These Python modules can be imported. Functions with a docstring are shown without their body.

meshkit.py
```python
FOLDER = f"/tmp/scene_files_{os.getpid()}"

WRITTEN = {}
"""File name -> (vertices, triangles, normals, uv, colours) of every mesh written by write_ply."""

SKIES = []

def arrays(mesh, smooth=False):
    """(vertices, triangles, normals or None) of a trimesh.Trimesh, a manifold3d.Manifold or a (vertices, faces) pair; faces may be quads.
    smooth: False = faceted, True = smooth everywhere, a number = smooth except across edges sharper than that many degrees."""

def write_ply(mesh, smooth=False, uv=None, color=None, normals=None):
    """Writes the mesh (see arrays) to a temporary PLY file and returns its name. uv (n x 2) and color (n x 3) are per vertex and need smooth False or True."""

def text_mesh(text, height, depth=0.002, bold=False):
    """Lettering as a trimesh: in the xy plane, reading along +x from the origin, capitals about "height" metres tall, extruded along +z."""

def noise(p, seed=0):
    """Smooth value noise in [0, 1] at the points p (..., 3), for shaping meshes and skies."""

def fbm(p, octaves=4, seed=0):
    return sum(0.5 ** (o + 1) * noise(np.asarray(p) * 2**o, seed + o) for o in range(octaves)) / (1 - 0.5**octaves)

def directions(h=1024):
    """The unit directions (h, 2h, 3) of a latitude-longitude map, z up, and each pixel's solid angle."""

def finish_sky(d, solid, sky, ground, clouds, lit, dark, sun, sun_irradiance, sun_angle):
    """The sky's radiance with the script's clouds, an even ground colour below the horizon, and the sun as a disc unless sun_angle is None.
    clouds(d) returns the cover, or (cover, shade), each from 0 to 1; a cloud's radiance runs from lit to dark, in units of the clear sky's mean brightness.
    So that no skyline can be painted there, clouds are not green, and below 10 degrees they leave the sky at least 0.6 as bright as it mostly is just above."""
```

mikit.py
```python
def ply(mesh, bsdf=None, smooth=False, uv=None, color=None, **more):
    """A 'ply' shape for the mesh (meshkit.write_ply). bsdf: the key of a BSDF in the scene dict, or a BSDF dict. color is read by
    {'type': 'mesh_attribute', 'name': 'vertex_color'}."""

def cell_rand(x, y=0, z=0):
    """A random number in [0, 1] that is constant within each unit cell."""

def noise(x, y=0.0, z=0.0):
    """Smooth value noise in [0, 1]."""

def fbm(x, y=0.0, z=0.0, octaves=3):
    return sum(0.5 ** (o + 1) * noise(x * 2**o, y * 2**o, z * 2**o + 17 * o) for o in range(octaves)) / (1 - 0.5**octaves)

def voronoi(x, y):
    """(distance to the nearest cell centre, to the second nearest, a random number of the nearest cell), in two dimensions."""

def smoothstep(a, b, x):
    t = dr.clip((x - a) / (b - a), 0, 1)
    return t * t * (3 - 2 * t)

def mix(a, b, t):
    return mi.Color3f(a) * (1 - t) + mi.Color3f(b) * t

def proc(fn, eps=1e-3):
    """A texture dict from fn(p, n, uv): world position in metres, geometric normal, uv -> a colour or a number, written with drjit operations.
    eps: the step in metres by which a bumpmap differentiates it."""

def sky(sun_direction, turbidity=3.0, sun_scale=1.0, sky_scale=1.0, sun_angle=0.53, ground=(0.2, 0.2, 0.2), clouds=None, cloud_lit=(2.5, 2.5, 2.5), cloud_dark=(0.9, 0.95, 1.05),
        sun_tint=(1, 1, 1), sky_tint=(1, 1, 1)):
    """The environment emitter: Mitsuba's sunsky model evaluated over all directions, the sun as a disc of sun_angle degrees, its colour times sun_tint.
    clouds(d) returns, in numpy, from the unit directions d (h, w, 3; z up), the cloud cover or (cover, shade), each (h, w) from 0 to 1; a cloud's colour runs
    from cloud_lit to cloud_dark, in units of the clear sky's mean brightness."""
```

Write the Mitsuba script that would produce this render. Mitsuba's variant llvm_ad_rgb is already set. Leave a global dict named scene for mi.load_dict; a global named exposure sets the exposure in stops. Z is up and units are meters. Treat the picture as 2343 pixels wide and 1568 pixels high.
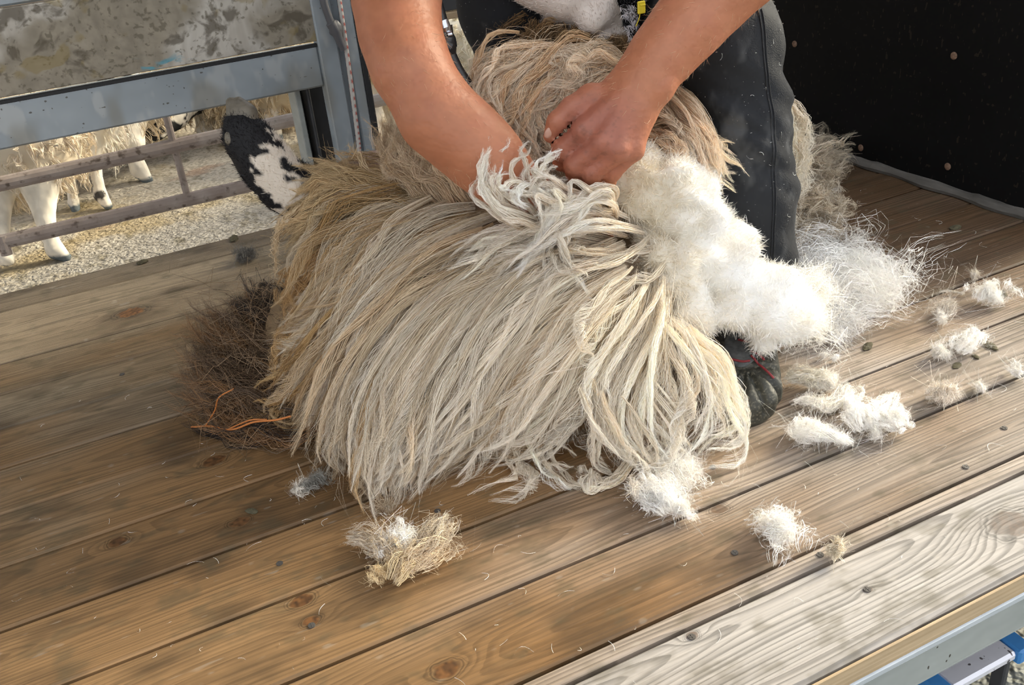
import math
import numpy as np
import drjit as dr
import mitsuba as mi
import trimesh
import mikit
from mikit import noise, fbm, voronoi, cell_rand, smoothstep, mix
import meshkit

T = mi.ScalarTransform4f
scene, labels = {}, {}
rng = np.random.default_rng(7)

# ---------------------------------------------------------------- camera, sky, exposure
CAM = np.array([0.0, 0.0, 0.7665])
FWD = np.array([0.3480, 0.8084, -0.4747])
UP = np.array([0.2838, 0.3918, 0.8752])
scene['camera'] = {'type': 'perspective', 'fov': 56.39, 'fov_axis': 'x', 'near_clip': 0.02, 'far_clip': 200.0,
                   'to_world': T().look_at(origin=CAM.tolist(), target=(CAM + FWD).tolist(), up=UP.tolist())}


def overcast(d):
    f = meshkit.fbm(d * 3.0 + 5.0, 4)
    return np.clip(0.80 + 0.5 * f, 0, 1), np.clip(f * 0.8 - 0.15, 0, 1)


scene['sky'] = mikit.sky((0.85, 0.05, 0.42), turbidity=4.0, sun_scale=0.55, sun_angle=20.0, sun_tint=(.86, 1.0, 1.16), clouds=overcast, cloud_lit=(1.5, 1.53, 1.58),
                         cloud_dark=(1.0, 1.04, 1.1), ground=(0.22, 0.21, 0.19))
exposure = 3.65


# ---------------------------------------------------------------- helpers
def put(key, mesh, bsdf, label=None, category=None, group=None, kind=None, **kw):
    scene[key] = mikit.ply(mesh, bsdf, **kw)
    say(key, label, category, group, kind)
    return key


def say(key, label=None, category=None, group=None, kind=None):
    d = {k: v for k, v in dict(label=label, category=category, group=group, kind=kind).items() if v}
    if d:
        labels[key] = d


COUNT = {}


def numbered(name):
    k = COUNT.get(name, 0)
    COUNT[name] = k + 1
    return name if k == 0 else f'{name}_{k:03d}'


def A(*x):
    return np.array(x, float)


def unit(v):
    return v / np.maximum(np.linalg.norm(v, axis=-1, keepdims=True), 1e-12)


def box(x0, x1, y0, y1, z0, z1, c=0.003):
    """A box with chamfered edges."""
    p = []
    for sx in (0, 1):
        for sy in (0, 1):
            for sz in (0, 1):
                for ax in range(3):
                    o = [c, c, c]
                    o[ax] = 0
                    p.append([(x0 + o[0], x1 - o[0])[sx], (y0 + o[1], y1 - o[1])[sy], (z0 + o[2], z1 - o[2])[sz]])
    return trimesh.convex.convex_hull(np.array(p))


def cat(*m):
    return trimesh.util.concatenate([trimesh.Trimesh(x[0], x[1], process=False) if isinstance(x, tuple) else x for x in m])


def bez(pts, n=24):
    """Catmull-Rom curve through the points."""
    p = np.asarray(pts, float)
    if len(p) == 2:
        return p[0] + np.linspace(0, 1, n)[:, None] * (p[1] - p[0])
    q = np.vstack([2 * p[0] - p[1], p, 2 * p[-1] - p[-2]])
    s = np.linspace(0, len(p) - 1 - 1e-9, n)
    i = s.astype(int)
    t = (s - i)[:, None]
    a, b, c, d = q[i], q[i + 1], q[i + 2], q[i + 3]
    return .5 * (2 * b + (c - a) * t + (2 * a - 5 * b + 4 * c - d) * t ** 2 + (3 * b - 3 * c + d - a) * t ** 3)


def tubes(paths, radii, colors=None, sides=3):
    """Many thin tubes at once: paths (S,K,3), radii (S,K), colors (S,K,3) -> (vertices, faces), colours."""
    P = np.asarray(paths, float)
    S, K, _ = P.shape
    t = unit(np.gradient(P, axis=1))
    ref = unit(np.random.default_rng(S).normal(size=(S, 1, 3)))
    a = np.cross(t, np.broadcast_to(ref, t.shape))
    a = unit(a)
    b = np.cross(t, a)
    ang = np.arange(sides) * 2 * np.pi / sides
    V = P[:, :, None] + np.broadcast_to(radii, (S, K))[:, :, None, None] * (np.cos(ang)[:, None] * a[:, :, None] + np.sin(ang)[:, None] * b[:, :, None])
    base = (np.arange(S)[:, None] * K + np.arange(K - 1))[:, :, None] * sides
    j = np.arange(sides)
    k = (j + 1) % sides
    q = np.stack([base + j, base + k, base + sides + k, base + sides + j], -1).reshape(-1, 4)
    F = np.vstack([q[:, [0, 1, 2]], q[:, [0, 2, 3]]])
    C = None
    if colors is not None:
        C = np.broadcast_to(np.asarray(colors)[:, :, None], (S, K, sides, 3)).reshape(-1, 3)
    return (V.reshape(-1, 3), F), C


def ribbons(paths, radii, colors):
    """Many flat fibres at once, each turned its own way: two triangles per piece."""
    P = np.asarray(paths, float)
    S, K, _ = P.shape
    t = unit(np.gradient(P, axis=1))
    q = np.random.default_rng(S + K)
    a = unit(np.cross(t, np.broadcast_to(unit(q.normal(size=(S, 1, 3))), t.shape)))
    w = (np.broadcast_to(radii, (S, K)) * 1.3)[..., None]
    V = np.stack([P - a * w, P + a * w], 2)
    b = (np.arange(S)[:, None] * K + np.arange(K - 1)) * 2
    F = np.stack([b, b + 1, b + 3, b, b + 3, b + 2], -1).reshape(-1, 3)
    return (V.reshape(-1, 3), F), np.broadcast_to(np.asarray(colors)[:, :, None], (S, K, 2, 3)).reshape(-1, 3)


def tube(pts, r, n=24, sides=12, caps=True, taper=None):
    """One round tube along a curve, ends closed."""
    p = bez(pts, n) if n else np.asarray(pts, float)
    rr = np.full(len(p), r) if np.isscalar(r) else np.interp(np.linspace(0, 1, len(p)), np.linspace(0, 1, len(r)), r)
    if caps:
        d0, d1 = unit(p[0] - p[1]), unit(p[-1] - p[-2])
        p = np.vstack([p[0] + d0 * rr[0] * .02, p, p[-1] + d1 * rr[-1] * .02])
        rr = np.concatenate([[1e-5], rr, [1e-5]])
    (v, f), _ = tubes(p[None], rr[None], None, sides)
    m = trimesh.Trimesh(v, f, process=False)
    m.invert() if m.volume < 0 else None
    return m


def cone(p, a, b, ra, rb):
    """Distance to a capsule whose radius runs from ra to rb."""
    ba = np.asarray(b, float) - a
    q = p - a
    t = np.clip(q @ ba / max(ba @ ba, 1e-12), 0, 1)
    return np.linalg.norm(q - t[..., None] * ba, axis=-1) - (ra + (rb - ra) * t)


def smin(a, b, k):
    h = np.maximum(k - np.abs(a - b), 0) / k
    return np.minimum(a, b) - h * h * k * .25


def chain(p, pts, rad, k=.02, d=None):
    for i in range(len(pts) - 1):
        e = cone(p, np.asarray(pts[i], float), np.asarray(pts[i + 1], float), rad[i], rad[i + 1])
        d = e if d is None else smin(d, e, k)
    return d


def nets(f, lo, hi, h):
    """Surface nets of the distance function f in the box: (vertices, quads)."""
    lo, hi = np.asarray(lo, float), np.asarray(hi, float)
    n = np.ceil((hi - lo) / h).astype(int) + 1
    n = (n + 3) // 4 * 4 + 1
    cs = [np.arange(0, m, 4) for m in n]
    cg = np.stack(np.meshgrid(*cs, indexing='ij'), -1)
    fc = f((lo + h * cg).reshape(-1, 3)).reshape(cg.shape[:3])
    val = np.repeat(np.repeat(np.repeat(fc, 4, 0), 4, 1), 4, 2)[:n[0], :n[1], :n[2]].astype(np.float32)
    near = np.abs(val) < h * 9
    ix = np.argwhere(near)
    out = np.concatenate([f(lo + h * ix[i:i + 400000]) for i in range(0, len(ix), 400000)])
    val[near] = out
    s = val < 0
    core = s[:-1, :-1, :-1]
    act = np.zeros(core.shape, bool)
    for o in np.ndindex(2, 2, 2):
        act |= s[o[0]:n[0] - 1 + o[0], o[1]:n[1] - 1 + o[1], o[2]:n[2] - 1 + o[2]] != core
    c = np.argwhere(act)
    acc, cnt = np.zeros((len(c), 3)), np.zeros(len(c))
    for ax in range(3):
        for o in np.ndindex(2, 2):
            oa = np.insert(np.array(o), ax, 0)
            ob = oa.copy()
            ob[ax] = 1
            va, vb = val[tuple((c + oa).T)], val[tuple((c + ob).T)]
            x = (va < 0) != (vb < 0)
            t = np.where(x, va / np.where(x, va - vb, 1), 0)
            acc += np.where(x[:, None], oa + t[:, None] * (ob - oa), 0)
            cnt += x
    v = lo + h * (c + acc / cnt[:, None])
    idm = np.full(act.shape, -1)
    idm[tuple(c.T)] = np.arange(len(c))
    quads = []
    for ax in range(3):
        u, w = (ax + 1) % 3, (ax + 2) % 3
        sl0, sl1 = [slice(1, -1)] * 3, [slice(1, -1)] * 3
        sl0[ax], sl1[ax] = slice(0, -1), slice(1, None)
        a, b = s[tuple(sl0)], s[tuple(sl1)]
        g = np.argwhere(a != b)
        inside = a[tuple(g.T)]
        off = np.ones(3, int)
        off[ax] = 0
        g = g + off
        eu, ew = np.eye(3, dtype=int)[u], np.eye(3, dtype=int)[w]
        q = np.stack([idm[tuple(x.T)] for x in (g - eu - ew, g - ew, g, g - eu)], 1)
        quads.append(np.where(inside[:, None], q, q[:, ::-1]))
    q = np.vstack(quads)
    q = q[(q >= 0).all(1)]
    return v, np.vstack([q[:, [0, 1, 2]], q[:, [0, 2, 3]]])


def col(key, m=None, **kw):
    scene[key] = {'type': 'principled', **kw} if m is None else m


def rgb(r, g, b):
    return {'type': 'rgb', 'value': [r, g, b]}


# ---- hair
def locks(guides, R, n, rad, color, g, wave=.004, freq=5.0, frizz=.002, tip=.35, K=12, spread=None, cvar=.05, lvar=.25, low=0.0, dive=0.0):
    """Strands gathered round guide curves. guides (L,K0,3), R (L,), color (L,3) or (L,2,3) root/tip -> paths, radii, colours."""
    guides = np.asarray(guides, float)
    L, K0, _ = guides.shape
    if dive:
        guides = guides + dive * A(.40, .82, -.25) * ((1 - np.linspace(0, 1, K0)) ** 3)[None, :, None]
    R = np.broadcast_to(R, (L,))
    color = np.asarray(color, float)
    if color.ndim == 1:
        color = np.broadcast_to(color, (L, 3))
    if color.ndim == 2:
        color = np.stack([color, color], 1)
    li = np.repeat(np.arange(L), n)
    S = len(li)
    t = np.linspace(0, 1, K)
    ln = 1 - lvar * g.random(S) ** 2
    s = t[None] * ln[:, None] * (K0 - 1)
    i = np.minimum(s.astype(int), K0 - 2)
    w = (s - i)[..., None]
    G = guides[li[:, None], i] * (1 - w) + guides[li[:, None], i + 1] * w
    tg = unit(np.gradient(G, axis=1))
    ref = np.broadcast_to(A(.441, .897, .25), tg.shape)
    n1 = unit(np.cross(tg, ref))
    n2 = np.cross(tg, n1)
    ph = g.random(S) * 2 * np.pi
    rr = np.sqrt(g.random(S)) * R[li]
    prof = (.45 + .55 * np.sin(np.pi * np.minimum(t * 1.25 + .1, 1))) * (1 - (1 - tip) * t ** 1.5)
    o1, o2 = (np.cos(ph) * rr)[:, None] * prof, (np.sin(ph) * rr)[:, None] * prof
    lp = (g.random(L) * 6.28)[li][:, None]
    lf = (freq * (.7 + .6 * g.random(L)))[li][:, None]
    la = (wave * (.4 + 1.2 * g.random(L)))[li][:, None]
    o1 = o1 + la * t * np.sin(lf * t * 6.28 + lp)
    o2 = o2 + la * t * np.cos(lf * t * 6.28 * .8 + lp)
    fa = frizz * (.3 + g.random(S) ** 3 * 3)[:, None]
    for m in (2.2, 5.1):
        o1 = o1 + fa * t * np.sin(m * t * 6.28 + (g.random(S) * 6.28)[:, None])
        o2 = o2 + fa * t * np.sin(m * t * 6.28 + (g.random(S) * 6.28)[:, None])
    P = G + o1[..., None] * n1 + o2[..., None] * n2
    P[..., 2] = np.maximum(P[..., 2], low + .0015 + .002 * g.random(S)[:, None])
    radii = rad * (.7 + .6 * g.random(S))[:, None] * np.interp(t, [0, .12, .7, 1], [.3, 1, .85, .2])
    c = color[li, 0][:, None] * (1 - t[None, :, None]) + color[li, 1][:, None] * t[None, :, None]
    c = c * (1 + cvar * g.normal(size=(S, 1, 1))) * (1 + .010 * g.normal(size=(S, 1, 3)))
    return P, radii, np.clip(c, .005, .93)


def hair(key, parts, bsdf='wool', **kw):
    """Joins strand sets into one mesh."""
    vs, fs, cs, at = [], [], [], 0
    for P, r, c in parts:
        (v, f), cc = ribbons(P, r, c)
        vs.append(v)
        fs.append(f + at)
        cs.append(cc)
        at += len(v)
    return put(key, (np.vstack(vs), np.vstack(fs)), bsdf, smooth=True, color=np.vstack(cs), **kw)


def resample(gs, K0=24):
    return np.array([bez(x, K0) for x in gs])


def blend_guides(keys, L, g, jit=.012, deep=.0, near=3):
    """New guides between neighbouring key guides."""
    keys = np.asarray(keys)
    m = np.concatenate([keys[:, 0], keys[:, 10], keys[:, -1]], 1)
    dd = np.linalg.norm(m[:, None] - m[None], axis=-1)
    order = np.argsort(dd, 1)
    i = g.integers(len(keys), size=L)
    j = order[i, 1 + g.integers(near, size=L)]
    w = g.random(L)[:, None, None]
    out = keys[i] * (1 - w) + keys[j] * w
    K0 = keys.shape[1]
    t = np.linspace(0, 1, K0)[None, :, None]
    out = out + jit * (g.normal(size=(L, 1, 3)) * .8 + g.normal(size=(L, 1, 3)) * t * .9 + .35 * g.normal(size=(L, 1, 3)) * np.sin(t * 6.28 * (.5 + g.random((L, 1, 1)))))
    d = g.random(L)[:, None, None] * deep
    out = out + d * A(.40, .82, -.25)
    out[..., 2] = np.maximum(out[..., 2], .004)
    return out, i


def fuzz(v, nrm, length, g, rad, color, clump=25., amt=.9, K=5, curl=.3):
    """Short fibres standing on a surface, leaning together in clumps."""
    S = len(v)
    nz = np.stack([meshkit.noise(v * clump + 10 * k, 3 + k) for k in range(3)], -1) * 2 - 1
    d = unit(nrm + amt * nz + .35 * g.normal(size=(S, 3)))
    nz2 = unit(g.normal(size=(S, 3)))
    t = np.linspace(0, 1, K)[None, :, None]
    P = v[:, None] + length[:, None, None] * (d[:, None] * t + curl * nz2[:, None] * t ** 2)
    P[..., 2] = np.maximum(P[..., 2], .0015)
    c = np.broadcast_to(color, (S, 3))[:, None] * (1 + .08 * g.normal(size=(S, 1, 1)))
    return P, rad * np.interp(np.linspace(0, 1, K), [0, .6, 1], [1, .8, .25])[None] * (.7 + .6 * g.random((S, 1))), np.clip(np.broadcast_to(c, (S, K, 3)), .005, .93)


# ---------------------------------------------------------------- materials of the setting
def wood_colour(p, n, uv):
    idx = dr.floor((2.0373 - p.y) / 0.1261)
    r1, r2, r3, r4 = cell_rand(idx, 3), cell_rand(idx, 5), cell_rand(idx, 7), cell_rand(idx, 11)
    dy = p.y - (2.0373 - 0.1261 * (idx + .5)) + (r1 - .5) * .07
    wob = .022 * (noise(p.x * 2.1, idx * 5.3) - .5) + .012 * (noise(p.x * 6.0, p.y * 9 + idx) - .5)
    dep = .015 + .035 * r2 + (r3 - .5) * .07 * (p.x - r4) + wob
    for kx, ky, kr in KNOTS:
        q = dr.exp(-(dr.square((p.x - kx) / (kr * 3.5)) + dr.square((p.y - ky) / (kr * 1.5))))
        dep = dep + q * kr * 1.6
    rr = dr.sqrt(dr.square(dy) + dr.square(dep)) + .0016 * fbm(p.x * 9, p.y * 120, 3.0)
    ph = rr / .0052 + .5 * noise(rr * 300, idx)
    fr = ph - dr.floor(ph)
    late = smoothstep(.35, .85, fr) * (1 - smoothstep(.93, 1., fr))
    fine = fbm(p.x * 7, p.y * 520, idx, 2)
    blot = fbm(p.x * 3.2 + 9, p.y * 7.5, idx * 1.7, 3)
    blot2 = fbm(p.x * 11, p.y * 24, 4.2, 4)
    big = fbm(p.x * 1.3 + 3, p.y * 1.3 + 1, 7.0, 2)
    # bleached and trodden grey towards the open edges, honey brown and greasy where the sheep are shorn
    worn = smoothstep(.31, .84, p.x * .55 - p.y * .80 + .80 + (blot - .5) * .75 + (big - .5) * .7 + .16 * (r1 - .5))
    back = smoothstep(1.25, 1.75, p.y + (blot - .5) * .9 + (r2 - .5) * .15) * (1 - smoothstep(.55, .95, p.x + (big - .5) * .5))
    deepc = smoothstep(.95, 1.40, p.x + .35 * (p.y - 1.1) + (blot - .5) * .5)  # dirty wood, with the shade of the back right corner painted in
    honey = mix((.215, .122, .054), (.370, .228, .110), blot)
    honey = mix(honey, (.33, .165, .056), .5 * smoothstep(.5, .8, big))
    c = mix(honey, mix((.335, .27, .215), (.50, .455, .415), blot), worn * .94)
    c = mix(c, mix((.33, .31, .295), (.47, .455, .44), blot), smoothstep(.625, .62, p.y) * .8 * smoothstep(.1, .5, worn + .3 * blot))
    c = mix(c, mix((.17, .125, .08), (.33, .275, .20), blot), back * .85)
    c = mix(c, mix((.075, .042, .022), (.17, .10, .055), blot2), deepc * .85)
    c = c * (1 - late * (.24 + .20 * worn)) * (.76 + .48 * fine)
    c = mix(c, (.055, .036, .02), smoothstep(.48, .80, blot2) * (.62 - .42 * worn))
    c = mix(c, (.10, .085, .05), smoothstep(.52, .80, fbm(p.x * 34, p.y * 60, 2.2, 3)) * .45)
    c = mix(c, (.50, .46, .40), smoothstep(.74, .86, fbm(p.x * 45, p.y * 130, 8.2, 2)) * .22)
    for kx, ky, kr in KNOTS:
        e = dr.sqrt(dr.square((p.x - kx) / (kr * 1.35)) + dr.square((p.y - ky) / kr)) + .35 * (noise(p.x * 140, p.y * 140) - .5)
        c = mix(c, mix(mix((.07, .035, .016), (.22, .10, .035), noise(p.x * 250, p.y * 250)), c * .62, .8 * worn), 1 - smoothstep(.75, 1.05, e))
        c = c * (1 - .45 * smoothstep(.8, 1.1, e) * (1 - smoothstep(1.1, 1.7, e)) * (.5 + .5 * dr.sin(e * 24)))
    return c * (.74 + .22 * r3)


def wood_bump(p, n, uv):
    idx = dr.floor((2.0373 - p.y) / 0.1261)
    return .6 * fbm(p.x * 5, p.y * 330, idx, 2) + .35 * fbm(p.x * 40, p.y * 160, 1.5, 2) + .3 * fbm(p.x * 14, p.y * 30, 5, 2)


KNOTS = [(0.189,0.703,0.000)[:2] + (.012,), (0.084,0.849,0.000)[:2] + (.008,), (0.083,0.887,-0.000)[:2] + (.011,), (0.050,1.076,0.000)[:2] + (.010,),
         (0.583,0.763,0.000)[:2] + (.009,), (0.432,0.609,0.000)[:2] + (.006,), (0.846,0.560,0.000)[:2] + (.022,), (0.047,1.240,0.000)[:2] + (.013,),
         (0.246,0.905,0.000)[:2] + (.014,), (0.001,1.862,0.000)[:2] + (.02,), (0.632,0.566,-0.000)[:2] + (.005,), (-0.099,1.124,0.000)[:2] + (.010,)]
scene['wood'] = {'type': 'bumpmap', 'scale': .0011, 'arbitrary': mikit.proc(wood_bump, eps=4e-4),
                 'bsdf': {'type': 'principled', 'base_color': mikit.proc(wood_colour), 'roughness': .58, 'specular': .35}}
col('edge_wood', base_color=mikit.proc(lambda p, n, uv: mix((.36, .25, .135), (.52, .40, .26), fbm(p.x * 6, p.y * 300, p.z * 300, 3)) * (.8 + .3 * fbm(p.x * 20, p.y * 90, p.z * 90))), roughness=.6)
col('gap_dirt', base_color=mikit.proc(lambda p, n, uv: mix((.035, .027, .02), (.20, .14, .06), smoothstep(.42, .62, fbm(p.x * 14, p.y * 60, 2, 3)) * smoothstep(.9, 1.7, p.y + (noise(p.x * 3, p.y * 3) - .5)))), roughness=.95)


def steel_colour(p, n, uv):
    c = mix((.25, .29, .32), (.40, .45, .49), fbm(p.x * 9, p.y * 9, p.z * 14, 3))
    c = mix(c, (.50, .52, .52), .5 * smoothstep(.55, .7, fbm(p.x * 30, p.y * 30, p.z * 12, 3)))
    c = mix(c, (.075, .065, .05), smoothstep(.82, .90, fbm(p.x * 120 + 4, p.y * 120, p.z * 120, 2) + .06 * (noise(p.x * 9, p.z * 9) - .5)) * .8)
    return mix(c, (.22, .20, .15), .5 * smoothstep(.56, .7, fbm(p.x * 11, p.y * 11, p.z * 4, 3)))


col('steel', base_color=mikit.proc(steel_colour), roughness=.5, metallic=.25, specular=.4)
col('pale_steel', base_color=mikit.proc(lambda p, n, uv: mix(mix((.23, .25, .24), (.33, .35, .335), fbm(p.x * 16, p.y * 16, p.z * 40, 3)), (.06, .055, .045), smoothstep(.84, .87, fbm(p.x * 110, p.y * 110, p.z * 80, 2)))), roughness=.55, specular=.35)
col('bright_steel', base_color=mikit.proc(lambda p, n, uv: mix((.38, .42, .45), (.60, .64, .68), fbm(p.x * 40, p.y * 160, p.z * 160, 3))), roughness=.45, metallic=.3)


def ply_colour(p0, n, uv):
    p = p0 + mi.Vector3f(.016 * (noise(p0.x * 22, p0.z * 22, 3) - .5), 0, .016 * (noise(p0.x * 20, p0.z * 20, 9) - .5) + .006 * (noise(p0.x * 60, p0.z * 60, 7) - .5))
    a = fbm(p.x * 7, p.z * 9, 3, 4)
    grain = fbm(p.x * 90, p.z * 7, 1.0, 3)
    c = mix((.36, .33, .285), (.58, .56, .52), grain * .6 + a * .4)
    dirt = smoothstep(.44, .60, fbm(p.x * 6 + 2, p.z * 7 + 3, 2, 5) + .20 * (.30 - p.x) * 1.0)
    c = mix(c, mix((.13, .108, .072), (.30, .26, .195), fbm(p.x * 55, p.z * 55, 5, 5)), dirt * .8)
    c = mix(c, (.075, .06, .04), smoothstep(.55, .72, fbm(p.x * 26 + 3 * fbm(p.x * 9, p.z * 9, 1), p.z * 30, 8, 5)) * .75)
    c = mix(c, (.10, .085, .055), smoothstep(.60, .78, fbm(p.x * 120, p.z * 120, 3, 3)) * .6)
    c = mix(c, (.24, .18, .06), smoothstep(.62, .7, fbm(p.x * 16, p.z * 16, 12, 4)) * .5)
    blue = smoothstep(.5, .75, fbm(p.x * 40, p.z * 90, 15, 3)) * dr.exp(-dr.square((p.x - .205) / .05) - dr.square((p.z - .392) / .012))
    c = mix(c, (.10, .30, .38), blue * 1.2)
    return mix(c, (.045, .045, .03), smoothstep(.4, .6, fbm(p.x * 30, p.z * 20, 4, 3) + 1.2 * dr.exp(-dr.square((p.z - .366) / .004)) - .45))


col('dirty_board', base_color=mikit.proc(ply_colour), roughness=.8)
col('black_board', base_color=mikit.proc(lambda p, n, uv: mix(mix((.0035, .0037, .0043), (.0075, .0075, .008), fbm(p.x * 5, p.y * 5, p.z * 5)), (.022, .018, .014), smoothstep(.78, .82, fbm(p.y * 160, p.z * 90, 2, 2)))), roughness=.7, specular=.12)
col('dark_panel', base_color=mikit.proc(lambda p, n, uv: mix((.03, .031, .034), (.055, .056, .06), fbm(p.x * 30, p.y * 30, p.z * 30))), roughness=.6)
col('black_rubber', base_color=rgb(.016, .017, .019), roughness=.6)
col('grey_strip', base_color=mikit.proc(lambda p, n, uv: mix((.05, .048, .043), (.19, .18, .165), fbm(p.x * 60, p.y * 18, p.z * 60, 4))), roughness=.95)
col('rust_bolt', base_color=mikit.proc(lambda p, n, uv: mix((.10, .055, .035), (.25, .16, .11), noise(p.x * 300, p.y * 300, p.z * 300))), roughness=.8)
col('screw_steel', base_color=rgb(.12, .11, .10), roughness=.5, metallic=.5)


def pipe_colour(p, n, uv):
    a = fbm(p.x * 24, p.y * 24, p.z * 24, 4)
    c = mix((.25, .19, .165), (.46, .39, .35), a)
    c = mix(c, (.13, .095, .075), smoothstep(.56, .80, fbm(p.x * 60 + 7, p.y * 60, p.z * 60, 4)))
    return mix(c, (.50, .46, .42), smoothstep(.25, .8, p.x + .6 * (a - .5)) * .45)


col('dirty_pipe', base_color=mikit.proc(pipe_colour), roughness=.75)


def ground_colour(p, n, uv):
    a = fbm(p.x * 2.1, p.y * 1.5, 1, 4)
    s = fbm(p.x * 70, p.y * 70, 2, 3)
    c = mix((.33, .285, .225), (.55, .51, .43), a * .6 + s * .5)
    grit = smoothstep(.55, .62, noise(p.x * 110, p.y * 110))
    near = smoothstep(3.75, 3.35, p.y + .5 * (a - .5))
    c = mix(c, mix((.09, .085, .08), (.50, .49, .47), noise(p.x * 90 + 5, p.y * 90)), .45 * near)
    c = mix(c, (.19, .165, .115), smoothstep(.56, .80, fbm(p.x * 26, p.y * 16, 8, 5)) * .8)
    c = mix(c, (.30, .22, .09), smoothstep(.56, .74, fbm(p.x * 3.2 + 1, p.y * 3.2 + 8, 4, 4)) * .6)
    c = mix(c, (.33, .19, .12), smoothstep(.62, .74, fbm(p.x * 2.3 + 31, p.y * 4 + 3, 9, 4)) * .6)
    c = c * (1 - .25 * grit)
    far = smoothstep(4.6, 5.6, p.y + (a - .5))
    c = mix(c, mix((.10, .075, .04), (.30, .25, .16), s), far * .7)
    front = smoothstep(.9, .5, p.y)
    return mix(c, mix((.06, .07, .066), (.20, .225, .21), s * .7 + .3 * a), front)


scene['ground_mat'] = {'type': 'bumpmap', 'scale': .012, 'arbitrary': mikit.proc(lambda p, n, uv: fbm(p.x * 45, p.y * 45, 2, 3) + .6 * fbm(p.x * 140, p.y * 140, 2, 2), eps=2e-3),
                       'bsdf': {'type': 'principled', 'base_color': mikit.proc(ground_colour), 'roughness': .6, 'specular': .4}}
col('barn_board', base_color=mikit.proc(lambda p, n, uv: mix((.10, .08, .06), (.24, .20, .16), fbm(p.x * 12, p.y * 12, p.z * 1.5))), roughness=.9)
col('roof_sheet', base_color=rgb(.20, .20, .19), roughness=.8)

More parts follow.
